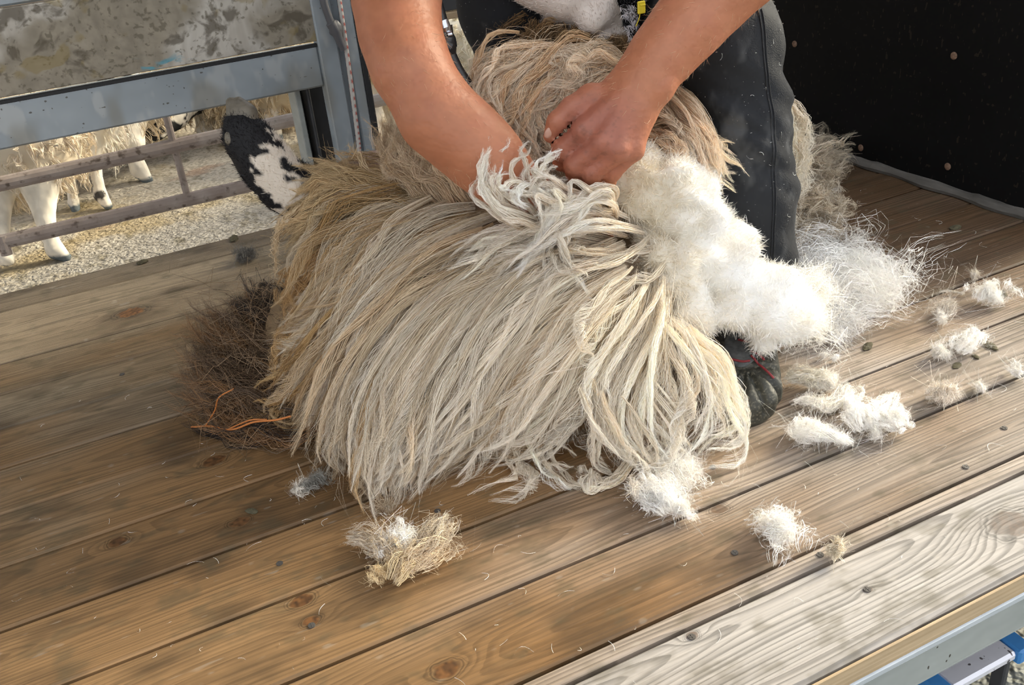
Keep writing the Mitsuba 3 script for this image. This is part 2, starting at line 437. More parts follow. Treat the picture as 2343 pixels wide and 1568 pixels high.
# ---------------------------------------------------------------- the setting
GZ = -.42
gv = np.array([[-30, -30, GZ], [30, -30, GZ], [30, 30, GZ], [-30, 30, GZ]], float)
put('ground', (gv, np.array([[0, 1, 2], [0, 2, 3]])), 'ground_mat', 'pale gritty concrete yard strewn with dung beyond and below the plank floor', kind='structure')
X0, X1 = -1.3, 1.614
put('floor', box(X0, X1, .515, 2.135, -.06, -.014), 'gap_dirt', 'plank floor of a shearing trailer, honey brown in the middle and bleached grey at the edge', kind='structure')
edges = [2.1438] + [2.0373 - .1261 * i for i in range(11)] + [.6488, .6221, .500]
planks = []
for i in range(len(edges) - 1):
    y1, y0 = edges[i] - .0024, edges[i + 1] + .0024
    dz = (rng.random() - .5) * .0016
    key = f'floor__plank_{i + 1:03d}'
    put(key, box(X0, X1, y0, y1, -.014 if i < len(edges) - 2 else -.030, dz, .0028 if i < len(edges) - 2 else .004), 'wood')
    planks.append((y0, y1, key))
put('floor__edge_strip', box(X0, X1, .4968, .4999, -.030, -.0035, .001), 'edge_wood', 'fresh pale wood along the front edge')
# screws sunk in the planks
SC = [(0.549,0.689,0.000), (0.628,0.635,0.000), (0.632,0.566,-0.000), (0.628,0.837,0.000), (0.076,0.965,0.000), (0.082,0.841,0.000), (0.998,0.697,-0.000), (0.890,0.664,0.000), (0.431,0.608,0.000), (0.628,0.711,0.000), (-0.043,1.603,0.000), (0.281,0.953,0.000)]
for x, y, z in SC:
    for y0, y1, key in planks:
        if y0 < y < y1:
            head = cat(trimesh.creation.cylinder(radius=.0042, height=.002, sections=14), box(-.003, .003, -.0005, .0005, .0004, .0016, .0002), box(-.0005, .0005, -.003, .003, .0004, .0016, .0002))
            head.apply_translation([x, y, .0002])
            put(numbered(f'{key}__screw'), head, 'screw_steel')

# black boarded end wall with its bolts and the strip at its foot
put('wall_right', box(1.6164, 1.640, 1.06, 3.2, -.05, .85, .002), 'black_board', 'black painted board wall closing the right end of the trailer', kind='structure')
for i, (y, z) in enumerate([(1.845, .240), (1.379, .280), (1.606, .038), (1.15, .31), (1.36, .055)]):
    m = trimesh.creation.icosphere(3, 1.0)
    m.vertices = m.vertices * [.0035, .0078, .0078] + [1.6150, y, z]
    put(numbered('wall_right__bolt'), m, 'rust_bolt')
ys = np.linspace(1.07, 2.6, 90)
prof = np.array([[0, 0], [-.017, 0], [-.019, .006], [-.012, .0125], [0, .0135]])
sv = np.stack([np.stack([1.6155 + prof[:, 0] * (1 + .25 * math.sin(y * 37)), np.full(5, y), .0012 + prof[:, 1] * (1 + .3 * meshkit.noise(A(y * 40, 1, 2)))], 1) for y in ys])
sf = np.array([[a * 5 + j, a * 5 + 5 + j, a * 5 + 6 + j, a * 5 + 1 + j] for a in range(len(ys) - 1) for j in range(4)])
put('trim_1', (sv.reshape(-1, 3), sf), {'type': 'twosided', 'bsdf': {'type': 'ref', 'id': 'grey_strip'}}, 'ragged grey sealing strip along the foot of the black wall', kind='structure')

# roof added out of frame to shade the back, and the pen back wall
put('added_roof_1', box(-6, 1.25, .30, 5.0, 2.30, 2.34), 'roof_sheet', 'unseen roof added above the shearing floor and the pen to shade them', kind='structure')
put('wall_back', box(-6, 6, 8.0, 8.1, GZ, 3.2), 'barn_board', 'boarded back wall of the sheep pen', kind='structure')

# steel side rail under the front edge
say('side_rail', 'galvanised steel side rail under the pale front edge of the planks', 'rail')
put('side_rail__web', box(X0, X1, .5005, .514, -.094, -.0305, .002), 'pale_steel')
put('side_rail__lip', box(X0, X1, .4965, .503, -.043, -.0308, .003), 'bright_steel', 'bright rounded upper lip')
put('side_rail__lower_flange', box(X0, X1, .5005, .55, -.0955, -.0915, .001), 'pale_steel')

# the gate closing the far side
GY = 2.20
say('side_gate', 'grey steel side gate with a mud-stained plywood panel behind the sheep', 'gate')
put('side_gate__beam', box(-1.3, .548, GY, GY + .045, .279, .372, .004), 'steel')
put('side_gate__beam_001', box(-1.3, .548, GY, GY + .045, .548, .62, .004), 'steel')
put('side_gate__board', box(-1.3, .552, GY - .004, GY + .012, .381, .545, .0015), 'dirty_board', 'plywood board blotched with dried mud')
put('side_gate__lip', box(-1.3, .548, GY - .002, GY + .010, .368, .3755, .001), 'black_rubber', 'ledge under the board, coloured black for the shadow the board casts')  # black paints in the shadow the board throws on the beam
say('side_gate__post', 'upright channel post')
scene['side_gate__post'] = mikit.ply(cat(box(.548, .592, GY - .012, GY + .03, .088, .95, .003), box(.590, .616, GY + .008, GY + .02, .088, .95, .001), box(.612, .640, GY - .012, GY + .03, .088, .95, .003)), 'steel')
put('side_gate__rubber_edge', box(.640, .6545, GY - .014, GY + .03, .080, .95, .002), 'black_rubber', 'black rubber edging of the post')
put('side_gate__bottom_seal', cat(box(.604, .656, GY - .016, GY + .03, .076, .087, .002)), 'black_rubber')
put('side_gate__rear_post', cat(box(.505, .585, GY + .112, GY + .12, -.05, .285, .002), box(.515, .523, GY + .05, GY + .12, -.05, .285, .002)), 'dark_panel', 'steel post behind the beam, coloured dark for the shadow inside')  # dark colour paints in the shadow inside the channel
put('side_gate__rear_post__flange', box(.487, .500, GY + .05, GY + .125, -.05, .285, .002), 'pale_steel', 'pale outer flange')
put('side_gate__bracket', cat(box(.553, .600, GY - .02, GY + .02, .066, .090, .004)), 'rust_bolt', 'rusty bracket under the post')

say('dark_side_panel', 'dark grey panel with a pale wooden sill, right of the bent arm', 'panel')
put('dark_side_panel__sheet', box(.660, 1.02, GY + .02, GY + .035, .391, .95, .002), 'dark_panel')
put('dark_side_panel__sill', box(.660, 1.02, GY + .008, GY + .035, .374, .389, .002), 'edge_wood', 'pale wooden sill')
put('dark_side_panel__strap', tube([(0.931,2.190,0.345),(0.957,2.190,0.380),(0.982,2.190,0.414)], .006, 8), 'black_rubber', 'black diagonal edge strap')
put('dark_side_panel__corner_plate', cat(box(.925, .975, GY + .0, GY + .012, .39, .60, .002)), 'pale_steel', 'light metal corner plate')

# rail gate of the pen
say('pen_gate', 'rusty tubular rail gate in front of the penned sheep', 'gate')
put('pen_gate__rail', tube([(-1.5, 2.9, .028), (.25, 2.9, .040), (1.8, 2.9, .066)], .0205, 40), 'dirty_pipe')
put('pen_gate__rail_001', tube([(-1.5, 2.9, -.121), (.25, 2.9, -.124), (1.8, 2.9, -.118)], .0205, 40), 'dirty_pipe')
put('pen_gate__bar', tube([(.252, 2.9, .22), (.250, 2.9, -.108)], .0105, 12), 'dirty_pipe')
put('pen_gate__bar_001', tube([(-.262, 2.895, -.105), (-.264, 2.89, -.160)], .015, 6), 'dirty_pipe')
put('pen_gate__bar_002', tube([(1.25, 2.9, .25), (1.25, 2.9, -.42)], .0105, 12), 'dirty_pipe')

# rope and cord on the post
rp = bez([(0.612,2.183,0.498),(0.611,2.183,0.424),(0.608,2.183,0.338),(0.604,2.183,0.238),(0.600,2.183,0.156),(0.596,2.183,0.101)], 180)
tt = np.arange(180)
rc = np.broadcast_to(A(.55, .53, .50), (1, 180, 3)).copy()
(v, f), _ = tubes(rp[None], np.full((1, 180), .0052), None, 8)
ring, side = np.repeat(tt, 8), np.tile(np.arange(8), 180)
red = (((ring + side) % 7) < 3) & ((side % 4) < 2)
put('striped_rope', (v, f), 'painted', 'thin white rope flecked red hanging down the grey post', 'rope', smooth=True, color=np.where(red[:, None], A(.36, .07, .06), A(.52, .50, .47)))
scene['painted'] = {'type': 'principled', 'base_color': {'type': 'mesh_attribute', 'name': 'vertex_color'}, 'roughness': .7}
col('grey_cord', base_color=rgb(.105, .105, .115), roughness=.45)
kn = trimesh.creation.icosphere(3)
kn.vertices = kn.vertices * [.0155, .013, .019] + A(*(0.589,2.172,0.404)) + .003 * (meshkit.noise(kn.vertices * 2.5)[:, None] - .5)
put('knotted_cord', cat(tube([(0.575,2.176,0.495),(0.575,2.176,0.458),(0.582,2.176,0.418)], .0085, 16), tube([(0.580,2.170,0.419),(0.588,2.170,0.401),(0.592,2.170,0.381),(0.599,2.170,0.357)], [.012, .0125, .0095, .0075], 20), kn), 'grey_cord', 'grey rubber cord tied in a knot, hanging on the post', 'cord', smooth=40)

# small step under the rail
col('blue_plastic', base_color=rgb(.045, .20, .48), roughness=.4, specular=.5)
col('aluminium', base_color=mikit.proc(lambda p, n, uv: mix((.74, .74, .80), (.12, .11, .12), smoothstep(.73, .76, fbm(p.x * 150, p.y * 150, p.z * 90, 2)))), roughness=.35, metallic=.35, specular=.5)
sx0, sy0, sz0 = .745, .563, -.25
say('step_stool', 'low aluminium step with blue plastic ends tucked under the steel rail', 'step')
put('step_stool__tread', box(.800, .9155, .563, .600, -.262, -.247, .004), 'aluminium', 'speckled aluminium tread')
for i, x in enumerate((.776, .9155)):
    put(numbered('step_stool__end_cap'), box(x, x + .026, .559, .604, -.270, -.245, .003), 'blue_plastic', 'blue plastic end cap')
    put(numbered('step_stool__leg'), box(x + .008, x + .018, .580, .600, GZ, -.268, .002), 'dark_panel')
put('step_stool__crossbar', box(.785, .93, .575, .590, -.36, -.34, .003), 'dark_panel')


# ---------------------------------------------------------------- the shearer
def grad(f, p, e=1e-3):
    return unit(np.stack([f(p + d) - f(p - d) for d in np.eye(3) * e], -1))


def snap(f, pts, off=0.0, steps=6):
    p = np.array(pts, float)
    for _ in range(steps):
        p = p - (f(p) - off)[:, None] * grad(f, p)
    return p


def rest(f, pts, off=0.0, steps=40):
    """Lets points sink, along one slanting direction, onto a surface."""
    p = np.array(pts, float) - np.array([.35, .81, -.47]) * .06
    for _ in range(steps):
        p = p + np.array([.35, .81, -.47]) * (f(p) - off)[:, None] * .7
    return p


R_ARM = [(0.562,1.412,0.739),(0.488,1.339,0.648),(0.436,1.279,0.576),(0.420,1.236,0.538),(0.413,1.193,0.504),(0.427,1.152,0.447),(0.455,1.125,0.411),(0.477,1.112,0.381),(0.510,1.097,0.333),(0.536,1.103,0.305)]
R_RAD = [.068, .060, .0530, .0480, .0455, .0465, .0445, .0400, .0325, .032]
L_ARM = [(0.887,1.307,0.784),(0.896,1.148,0.665),(0.857,1.043,0.604),(0.835,1.039,0.589),(0.808,1.045,0.572),(0.770,1.048,0.543),(0.731,1.045,0.516),(0.694,1.045,0.487),(0.674,1.047,0.468)]
L_RAD = [.066, .054, .042, .0435, .0450, .0425, .0390, .0345, .0325]
SHR, SHL = A(*R_ARM[0]), A(*L_ARM[0])
NECK = (SHR + SHL) / 2 + A(.0, .02, .06)
HIP = A(.93, 1.66, .74)
HEADC = NECK + A(-.02, -.13, .10)


def hand_left(p):
    w, kn = A(*(0.670,1.047,0.461)), [(0.580,1.050,0.416),(0.593,1.027,0.402),(0.612,1.016,0.391),(0.636,1.019,0.385)]
    pip = [(0.557,1.069,0.392),(0.565,1.051,0.374),(0.584,1.038,0.362),(0.611,1.035,0.356)]
    dip = [(0.565,1.084,0.370),(0.575,1.068,0.355),(0.594,1.056,0.344),(0.616,1.052,0.340)]
    tip = [(0.580,1.095,0.356),(0.591,1.081,0.343),(0.609,1.070,0.334),(0.627,1.065,0.331)]
    d = cone(p, w, A(*(0.655,1.040,0.440)), .034, .030)
    for i in range(4):
        base = A(*(0.651,1.049,0.450)) + (i - 1.5) * A(.010, -.006, -.003)
        d = smin(d, cone(p, base, A(*kn[i]), .020, .0135), .018)
    d = smin(d, cone(p, A(*(0.648,1.060,0.439)), A(*(0.610,1.057,0.408)), .026, .020), .02)
    for i in range(4):
        q = chain(p, [kn[i], pip[i], dip[i], tip[i]], [(.0135, .0118, .0105, .0085), (.014, .0124, .011, .009), (.0132, .0118, .0105, .0085), (.0118, .0105, .0092, .0078)][i], .007)
        d = smin(d, q, .0045)
        d = smin(d, np.linalg.norm(p - A(*kn[i]) + A(.002, .004, -.004), axis=-1) - .0118, .007)
        # tendon on the back of the hand
        d = smin(d, cone(p, A(*kn[i]) + A(-.003, -.006, .006), A(*(0.645,1.027,0.457)) + (i - 1.5) * A(.007, -.004, -.002), .0065, .005), .012)
    th = chain(p, [(0.643,1.048,0.448),(0.604,1.067,0.451),(0.577,1.070,0.443),(0.557,1.074,0.429),(0.547,1.080,0.410)], [.021, .0165, .0130, .0112, .0080], .010)
    return smin(d, th, .004)


def hand_right(p):
    w = A(*R_ARM[-1])
    d = cone(p, w, A(*(0.572,1.111,0.268)), .032, .030)
    k4 = [(0.607,1.098,0.263),(0.602,1.098,0.248),(0.595,1.100,0.233),(0.588,1.108,0.219)]
    e4 = [(0.626,1.098,0.231),(0.618,1.098,0.216),(0.610,1.103,0.205),(0.600,1.111,0.196)]
    for i in range(4):
        b = A(*(0.572,1.111,0.268))
        d = smin(d, cone(p, b, A(*k4[i]), .022, .0135), .02)
        d = smin(d, chain(p, [k4[i], e4[i], A(*e4[i]) + A(-.02, .012, -.012)], (.0125, .0112, .0088), .006), .006)
    return smin(d, chain(p, [(0.560,1.106,0.285),(0.589,1.096,0.281),(0.614,1.085,0.270),(0.630,1.079,0.256)], [.018, .014, .0118, .009], .01), .008)


def arm_r(p):
    return smin(chain(p, R_ARM, R_RAD, .03), hand_right(p), .015)


def arm_l(p):
    d = smin(chain(p, L_ARM, L_RAD, .03), hand_left(p), .018)
    # wrist bone
    return smin(d, np.linalg.norm(p - A(*(0.679,1.018,0.456)), axis=-1) - .012, .02)


def body(p):
    d = smin(arm_r(p), arm_l(p), .02)
    t = chain(p, [SHR, NECK - A(0, 0, .05), SHL], [.070, .085, .066], .05)
    t = smin(t, chain(p, [NECK - A(0, .02, .06), HIP], [.11, .13], .05), .08)
    t = smin(t, cone(p, NECK, HEADC, .055, .055), .04)
    h = np.linalg.norm((p - HEADC - A(-.02, -.05, .02)) / A(.075, .10, .085), axis=-1)
    t = smin(t, (h - 1) * .08, .03)
    f = HEADC + A(-.06, -.115, -.02)
    t = smin(t, cone(p, f + A(.015, .03, .05), f + A(0, 0, .0), .012, .014), .02)     # nose
    t = smin(t, cone(p, f + A(.02, .03, -.045), f + A(.05, .06, -.04), .022, .025), .04)  # chin
    return smin(d, t, .035)


bm = nets(body, (.30, .90, .22), (1.20, 1.90, 1.22), .0047)
say('person', 'bare-armed shearer in dark trousers and moccasins bending over the long-woolled sheep', 'person')


def skin_colour(p, n, uv):
    a = fbm(p.x * 22, p.y * 22, p.z * 22, 4)
    b = fbm(p.x * 90, p.y * 90, p.z * 90, 3)
    c = mix((.36, .125, .060), (.49, .205, .115), a)
    hand = smoothstep(.068, .02, dr.norm(p - mi.Point3f(*(0.600,1.049,0.410))) - .03 * a)
    c = mix(c, mix((.26, .08, .055), (.37, .14, .10), a), hand * .85)
    c = mix(c, (.40, .14, .08), smoothstep(.5, .68, fbm(p.x * 45 + 3, p.y * 45, p.z * 45, 3)) * .35)
    grime = smoothstep(.50, .80, fbm(p.x * 150, p.y * 150, p.z * 150, 4)) * hand
    c = mix(c, (.14, .065, .045), grime * .4)
    return c * (.90 + .2 * b)


scene['skin'] = {'type': 'bumpmap', 'scale': .0007, 'arbitrary': mikit.proc(lambda p, n, uv: fbm(p.x * 230, p.y * 230, p.z * 230, 3) + .8 * fbm(p.x * 60, p.y * 60, p.z * 60, 2), eps=5e-4),
                 'bsdf': {'type': 'principled', 'base_color': mikit.proc(skin_colour), 'roughness': .48, 'specular': .4}}
put('person__body', bm, 'skin', smooth=True)
col('nail', base_color=rgb(.50, .28, .21), roughness=.3)
nl = trimesh.creation.icosphere(2)
nl.vertices = nl.vertices * [.0055, .003, .0085]
nl.apply_transform(trimesh.geometry.align_vectors([0, 0, 1], A(*(0.547,1.080,0.410)) - A(*(0.557,1.074,0.429))))
nl.apply_translation(A(*(0.544,1.073,0.417)))
put('person__thumb_nail', nl, 'nail', 'thumb nail', smooth=True)

# fine hair on the forearms
g = np.random.default_rng(11)
av, af = bm
tm = trimesh.Trimesh(av, af, process=False)
pts, fi = trimesh.sample.sample_surface(tm, 9000, seed=3)
dl = np.minimum(cone(pts, A(*L_ARM[3]), A(*L_ARM[8]), 0, 0), cone(pts, A(*R_ARM[4]), A(*R_ARM[8]), 0, 0))
keep = dl < .07
pts, nn = pts[keep], tm.face_normals[fi[keep]]
isl = (cone(pts, A(*L_ARM[3]), A(*L_ARM[8]), 0, 0) < .07)
ax = np.where(isl[:, None], unit(A(*L_ARM[8]) - A(*L_ARM[3])), unit(A(*R_ARM[8]) - A(*R_ARM[4])))
d = unit(nn * .35 + ax + .5 * g.normal(size=pts.shape))
t = np.linspace(0, 1, 4)[None, :, None]
P = pts[:, None] + d[:, None] * t * (.006 + .006 * g.random((len(pts), 1, 1)))
hair('person__arm_hair', [(P, np.full((len(P), 4), .00011) * np.array([1, 1, .8, .3]), np.broadcast_to(A(.55, .36, .22), (len(P), 4, 3)))], kind='stuff')

# trousers
LEG_L = [(0.872,1.151,0.465),(0.892,1.128,0.340),(0.900,1.113,0.240),(0.898,1.086,0.133),(0.878,1.050,0.050)]
LEG_L_R = [.076, .066, .060, .053, .050]
LEG_R = [A(*(0.661,1.405,0.533)), A(.70, 1.50, .25), A(.71, 1.52, .06)]


def trousers(p):
    d = chain(p, LEG_L, LEG_L_R, .05)
    d = smin(d, cone(p, A(*LEG_L[0]), HIP + A(.06, -.03, -.05), .078, .105), .04)
    r = chain(p, LEG_R, [.072, .058, .055], .05)
    r = smin(r, cone(p, LEG_R[0], HIP + A(-.08, .04, -.05), .074, .105), .04)
    d = np.minimum(smin(d, r, .01), cone(p, HIP + A(.06, -.02, -.03), HIP + A(-.07, .03, -.03), .115, .115))
    w = p @ A(.05, -.25, .97)
    n1 = meshkit.noise(np.stack([p[:, 0] * 13, p[:, 1] * 13, p[:, 2] * 8], -1), 4)
    n2 = meshkit.noise(np.stack([p[:, 0] * 9 + p[:, 2] * 22, p[:, 1] * 12, p[:, 2] * 15 + p[:, 0] * 16], -1), 9)
    n3 = meshkit.noise(p * 55, 2)
    knee = np.exp(-((p[:, 2] - .36) / .09) ** 2)
    low = np.exp(-((p[:, 2] - .10) / .08) ** 2)
    fold = np.abs(n2 - .5) * 2
    return d + (n1 - .5) * .007 + (.5 - fold) * (.0045 + .008 * knee + .004 * low) + (n3 - .5) * .0016


tmesh = nets(trousers, (.52, .86, .045), (1.20, 1.86, .90), .006)


def cloth_colour(p, n, uv):
    a = fbm(p.x * 10, p.y * 10, p.z * 10, 4)
    c = mix((.012, .0132, .016), (.032, .0345, .040), a)
    dust = smoothstep(.55, .74, fbm(p.x * 26, p.y * 26, p.z * 14, 4))
    c = mix(c, (.16, .165, .17), dust * .35)
    return mix(c, (.55, .55, .54), smoothstep(.93, .95, noise(p.x * 420, p.y * 420, p.z * 420)) * .5)


scene['dark_cloth'] = {'type': 'bumpmap', 'scale': .0006, 'arbitrary': mikit.proc(lambda p, n, uv: noise(p.x * 700, p.y * 700, p.z * 700) + fbm(p.x * 90, p.y * 90, p.z * 60, 2), eps=5e-4),
                       'bsdf': {'type': 'principled', 'base_color': mikit.proc(cloth_colour), 'roughness': .85, 'sheen': .8, 'specular': .25}}
put('person__trousers', tmesh, 'dark_cloth', 'dark grey work trousers flecked with wool lint', smooth=True)
for sm in ([(0.892,1.111,0.499),(0.892,1.094,0.436),(0.894,1.071,0.371),(0.887,1.048,0.301),(0.877,1.023,0.230),(0.858,0.992,0.149),(0.841,0.970,0.092)], [(0.897,1.108,0.499),(0.896,1.091,0.435),(0.898,1.068,0.371),(0.891,1.045,0.301),(0.880,1.020,0.230),(0.861,0.990,0.149),(0.843,0.968,0.092)]):
    s = rest(trousers, bez(sm, 60), .0006)
    put(numbered('person__trousers__seam'), tube(s, .0011, 0, 6), 'dark_cloth')
pts, fi = trimesh.sample.sample_surface(trimesh.Trimesh(*tmesh, process=False), 800, seed=5)
nn = trimesh.Trimesh(*tmesh, process=False).face_normals[fi]
k = pts[:, 2] < .5
pts, nn = pts[k], nn[k]
d = unit(np.cross(nn, g.normal(size=pts.shape)))
t = np.linspace(-.5, .5, 5)[None, :, None]
L = (.0015 + .010 * g.random(len(pts)) ** 3)[:, None, None]
P = pts[:, None] + nn[:, None] * (.0007 + .004 * t ** 2) + d[:, None] * t * L + np.cross(nn, d)[:, None] * t ** 2 * L * .8
hair('person__trousers__lint', [(P, np.full((len(P), 5), .00022), np.broadcast_to(A(.72, .71, .68), (len(P), 5, 3)))], label='white wool lint', kind='stuff')
hem = A(*LEG_L[-1])
put('person__trousers__hem', tube([(0.808,1.046,0.057),(0.812,1.012,0.065),(0.833,0.987,0.065),(0.859,0.965,0.055)], [.006, .005, .005, .004], 16), 'dark_cloth')
col('black_shirt', base_color=rgb(.018, .018, .02), roughness=.9)


def shirt(p):
    t = chain(p, [NECK - A(0, .03, .07), (NECK + HIP) / 2 + A(0, 0, -.01), HIP], [.128, .142, .135], .05)
    t = smin(t, chain(p, [SHR + A(.02, 0, .01), NECK - A(0, 0, .05), SHL - A(.02, 0, -.01)], [.079, .097, .075], .05), .06)
    return t + (meshkit.noise(p * 16, 8) - .5) * .012


put('person__shirt', nets(shirt, (.36, 1.05, .45), (1.16, 1.90, 1.02), .010), 'black_shirt', 'black sleeveless shirt', smooth=True)
hm = nets(lambda p: np.maximum((np.linalg.norm((p - HEADC - A(-.015, -.03, .03)) / A(.086, .105, .088), axis=-1) - 1) * .085, -(p[:, 2] - HEADC[2] - .0) - .02 + (meshkit.noise(p * 60) - .5) * .01), HEADC - .16, HEADC + .16, .008)
col('brown_hair', base_color=rgb(.05, .03, .018), roughness=.6)
put('person__hair', hm, 'brown_hair', 'short brown hair', smooth=True)

# moccasins
AX, SIDE = unit(A(.615, .788, 0)), unit(A(.788, -.615, 0))


def moccasin(toe):
    def f(p):
        l, w, h = (p - toe) @ AX, (p - toe) @ SIDE, p[:, 2]
        wl = np.interp(l, [-.012, 0, .02, .06, .11, .18, .245, .27], [.006, .030, .044, .052, .049, .040, .035, .006])
        hl = np.interp(l, [-.012, 0, .03, .07, .13, .18, .245, .27], [.02, .038, .054, .064, .080, .105, .105, .03])
        q = (np.abs(w / wl) ** 3.2 + np.abs((h - hl * .46) / (hl * .54)) ** 3.2) ** (1 / 3.2)
        th = np.arctan2(w, np.maximum(.05 - l, .008))
        pleat = np.abs(np.sin(th * 5.2 + .6)) ** .7 - .6
        amt = np.clip((.052 - l) / .02, 0, 1) * np.clip(h / .02, 0, 1)
        return np.maximum((q - 1) * np.minimum(wl, hl * .5) * .8, -l - .012) - .0085 * pleat * amt * np.clip((l + .010) / .012, 0, 1) + .0035 * np.exp(-((l - .052 - .3 * np.abs(w)) / .004) ** 2) * (h > .02) + (meshkit.noise(p * 60, 3) - .5) * .003
    return f


def leather_colour(p, n, uv):
    a = fbm(p.x * 40, p.y * 40, p.z * 40, 4)
    c = mix((.018, .019, .017), (.065, .066, .052), a)
    return mix(c, (.20, .185, .14), smoothstep(.50, .80, fbm(p.x * 330, p.y * 330, p.z * 330, 3)) * .5)


scene['leather'] = {'type': 'bumpmap', 'scale': .0016, 'arbitrary': mikit.proc(lambda p, n, uv: fbm(p.x * 130, p.y * 130, p.z * 130, 3), eps=5e-4),
                    'bsdf': {'type': 'principled', 'base_color': mikit.proc(leather_colour), 'roughness': .5, 'specular': .5}}
col('red_lace', base_color=rgb(.23, .028, .035), roughness=.6)
col('suede', base_color=mikit.proc(lambda p, n, uv: mix((.035, .039, .043), (.20, .21, .215), fbm(p.x * 170, p.y * 170, p.z * 170, 4))), roughness=.95)
for toe, main in ((A(.726, .897, 0), True), (A(.585, 1.37, 0), False)):
    key = numbered('person__moccasin')
    f = moccasin(toe)
    m = nets(f, toe + A(-.08, -.08, -.006), toe + A(.26, .30, .14), .0034)
    put(key, m, 'leather', 'worn dark leather moccasin' if main else None, smooth=True)
    if main:
        vamp = lambda p: np.maximum(f(p) - .0022 - .0012 * meshkit.noise(p * 130), np.linalg.norm(np.stack([((p - toe) @ AX - .098) / .042, ((p - toe) @ SIDE + .004) / .026, p[:, 2] * 0], -1), axis=-1) * .03 - .03)
        vm = nets(vamp, toe + A(-.04, -.02, .03), toe + A(.14, .16, .12), .0028)
        put(key + '__tongue', vm, 'suede', 'fuzzy grey tongue', smooth=True)
        for lc in ([(0.756,0.972,0.059),(0.766,0.962,0.057),(0.775,0.956,0.058)], [(0.780,0.957,0.064),(0.784,0.945,0.052),(0.790,0.928,0.038)], [(0.777,0.973,0.084),(0.787,0.963,0.081)], [(0.791,0.963,0.086),(0.796,0.955,0.081),(0.797,0.949,0.074)], [(0.783,0.958,0.070),(0.789,0.951,0.066),(0.792,0.943,0.059)], [(0.786,0.971,0.091),(0.792,0.964,0.088),(0.795,0.963,0.091)]):
            s = rest(f, bez(lc, 12), .0016 + .0022)
            put(numbered(key + '__lace'), tube(s, .0017, 0, 8), 'red_lace', 'red lace')

# the jointed drive of the shears, hanging behind the arm
col('black_metal', base_color=rgb(.014, .015, .017), roughness=.28, specular=.6)
col('chrome', base_color=rgb(.62, .64, .68), roughness=.22, metallic=1.0)
say('shearing_drive', 'black jointed drive shaft of the shears with a chrome joint, behind the forearm', 'shearing tool')
put('shearing_drive__joint', cat(tube([(0.507,1.306,0.534),(0.509,1.303,0.523)], .0098, 4), tube([(0.509,1.303,0.525),(0.512,1.300,0.511)], [.012, .008], 4), tube([(0.508,1.291,0.517),(0.514,1.289,0.518)], .004, 4)), 'chrome', 'chrome joint', smooth=30)
put('shearing_drive__elbow', cat(tube([(0.505,1.305,0.522),(0.509,1.300,0.508),(0.511,1.297,0.496)], [.010, .0135, .011], 12), tube([(0.504,1.296,0.502),(0.511,1.292,0.497)], [.011, .010], 6), tube([(0.509,1.298,0.496),(0.510,1.295,0.484)], [.012, .008], 8)), 'black_metal', smooth=40)
put('shearing_drive__shaft', tube([(0.510,1.296,0.487),(0.517,1.288,0.466),(0.528,1.277,0.439),(0.547,1.254,0.386),(0.572,1.245,0.323),(0.583,1.176,0.279)], [.0095, .0078, .0078, .0078, .008, .008], 24), 'black_metal', smooth=40)
put('shearing_drive__upper_tube', tube([(0.508,1.305,0.532),(0.504,1.313,0.574),(0.500,1.322,0.631)], .0078, 10), 'black_metal', smooth=40)
put('shearing_drive__handpiece', tube([(0.583,1.176,0.279),(0.610,1.125,0.237),(0.640,1.092,0.216)], [.013, .018, .012], 16), 'chrome', 'metal handpiece held in the wool', smooth=40)

# ---------------------------------------------------------------- the sheep being shorn
SP = [(0.259,1.351,0.097),(0.371,1.346,0.142),(0.515,1.320,0.164),(0.665,1.307,0.235),(0.746,1.307,0.354),(0.761,1.336,0.449),(0.762,1.338,0.514)]
SR = [.085, .120, .130, .130, .128, .090, .062]
HL = [(0.475,1.366,0.182),(0.397,1.409,0.256),(0.316,1.396,0.284),(0.261,1.404,0.323),(0.240,1.409,0.365),(0.227,1.415,0.397),(0.219,1.418,0.422)]
HR = [.10, .080, .048, .0335, .0325, .0265, .0215]


def sheep_sdf(p):
    d = chain(p, SP, SR, .06)
    leg = chain(p, HL, HR, .03)
    leg = smin(leg, np.linalg.norm(p - A(*(0.203,1.411,0.406)), axis=-1) - .011, .012)
    d = smin(d, leg, .04)
    # head: skull, jaw and muzzle
    d = smin(d, cone(p, A(*(0.764,1.274,0.557)), A(*(0.669,1.302,0.583)), .062, .050), .03)
    d = smin(d, cone(p, A(*(0.680,1.268,0.550)), A(*(0.648,1.283,0.573)), .036, .030), .03)
    d = smin(d, cone(p, A(*(0.669,1.302,0.583)), A(*(0.597,1.318,0.612)), .046, .034), .03)
    return smin(d, cone(p, A(*(0.710,1.241,0.511)), A(*(0.721,1.245,0.518)), .0215, .026), .012)


sm = nets(sheep_sdf, (.10, .98, .02), (.98, 1.62, .72), .0058)
sv = sm[0]


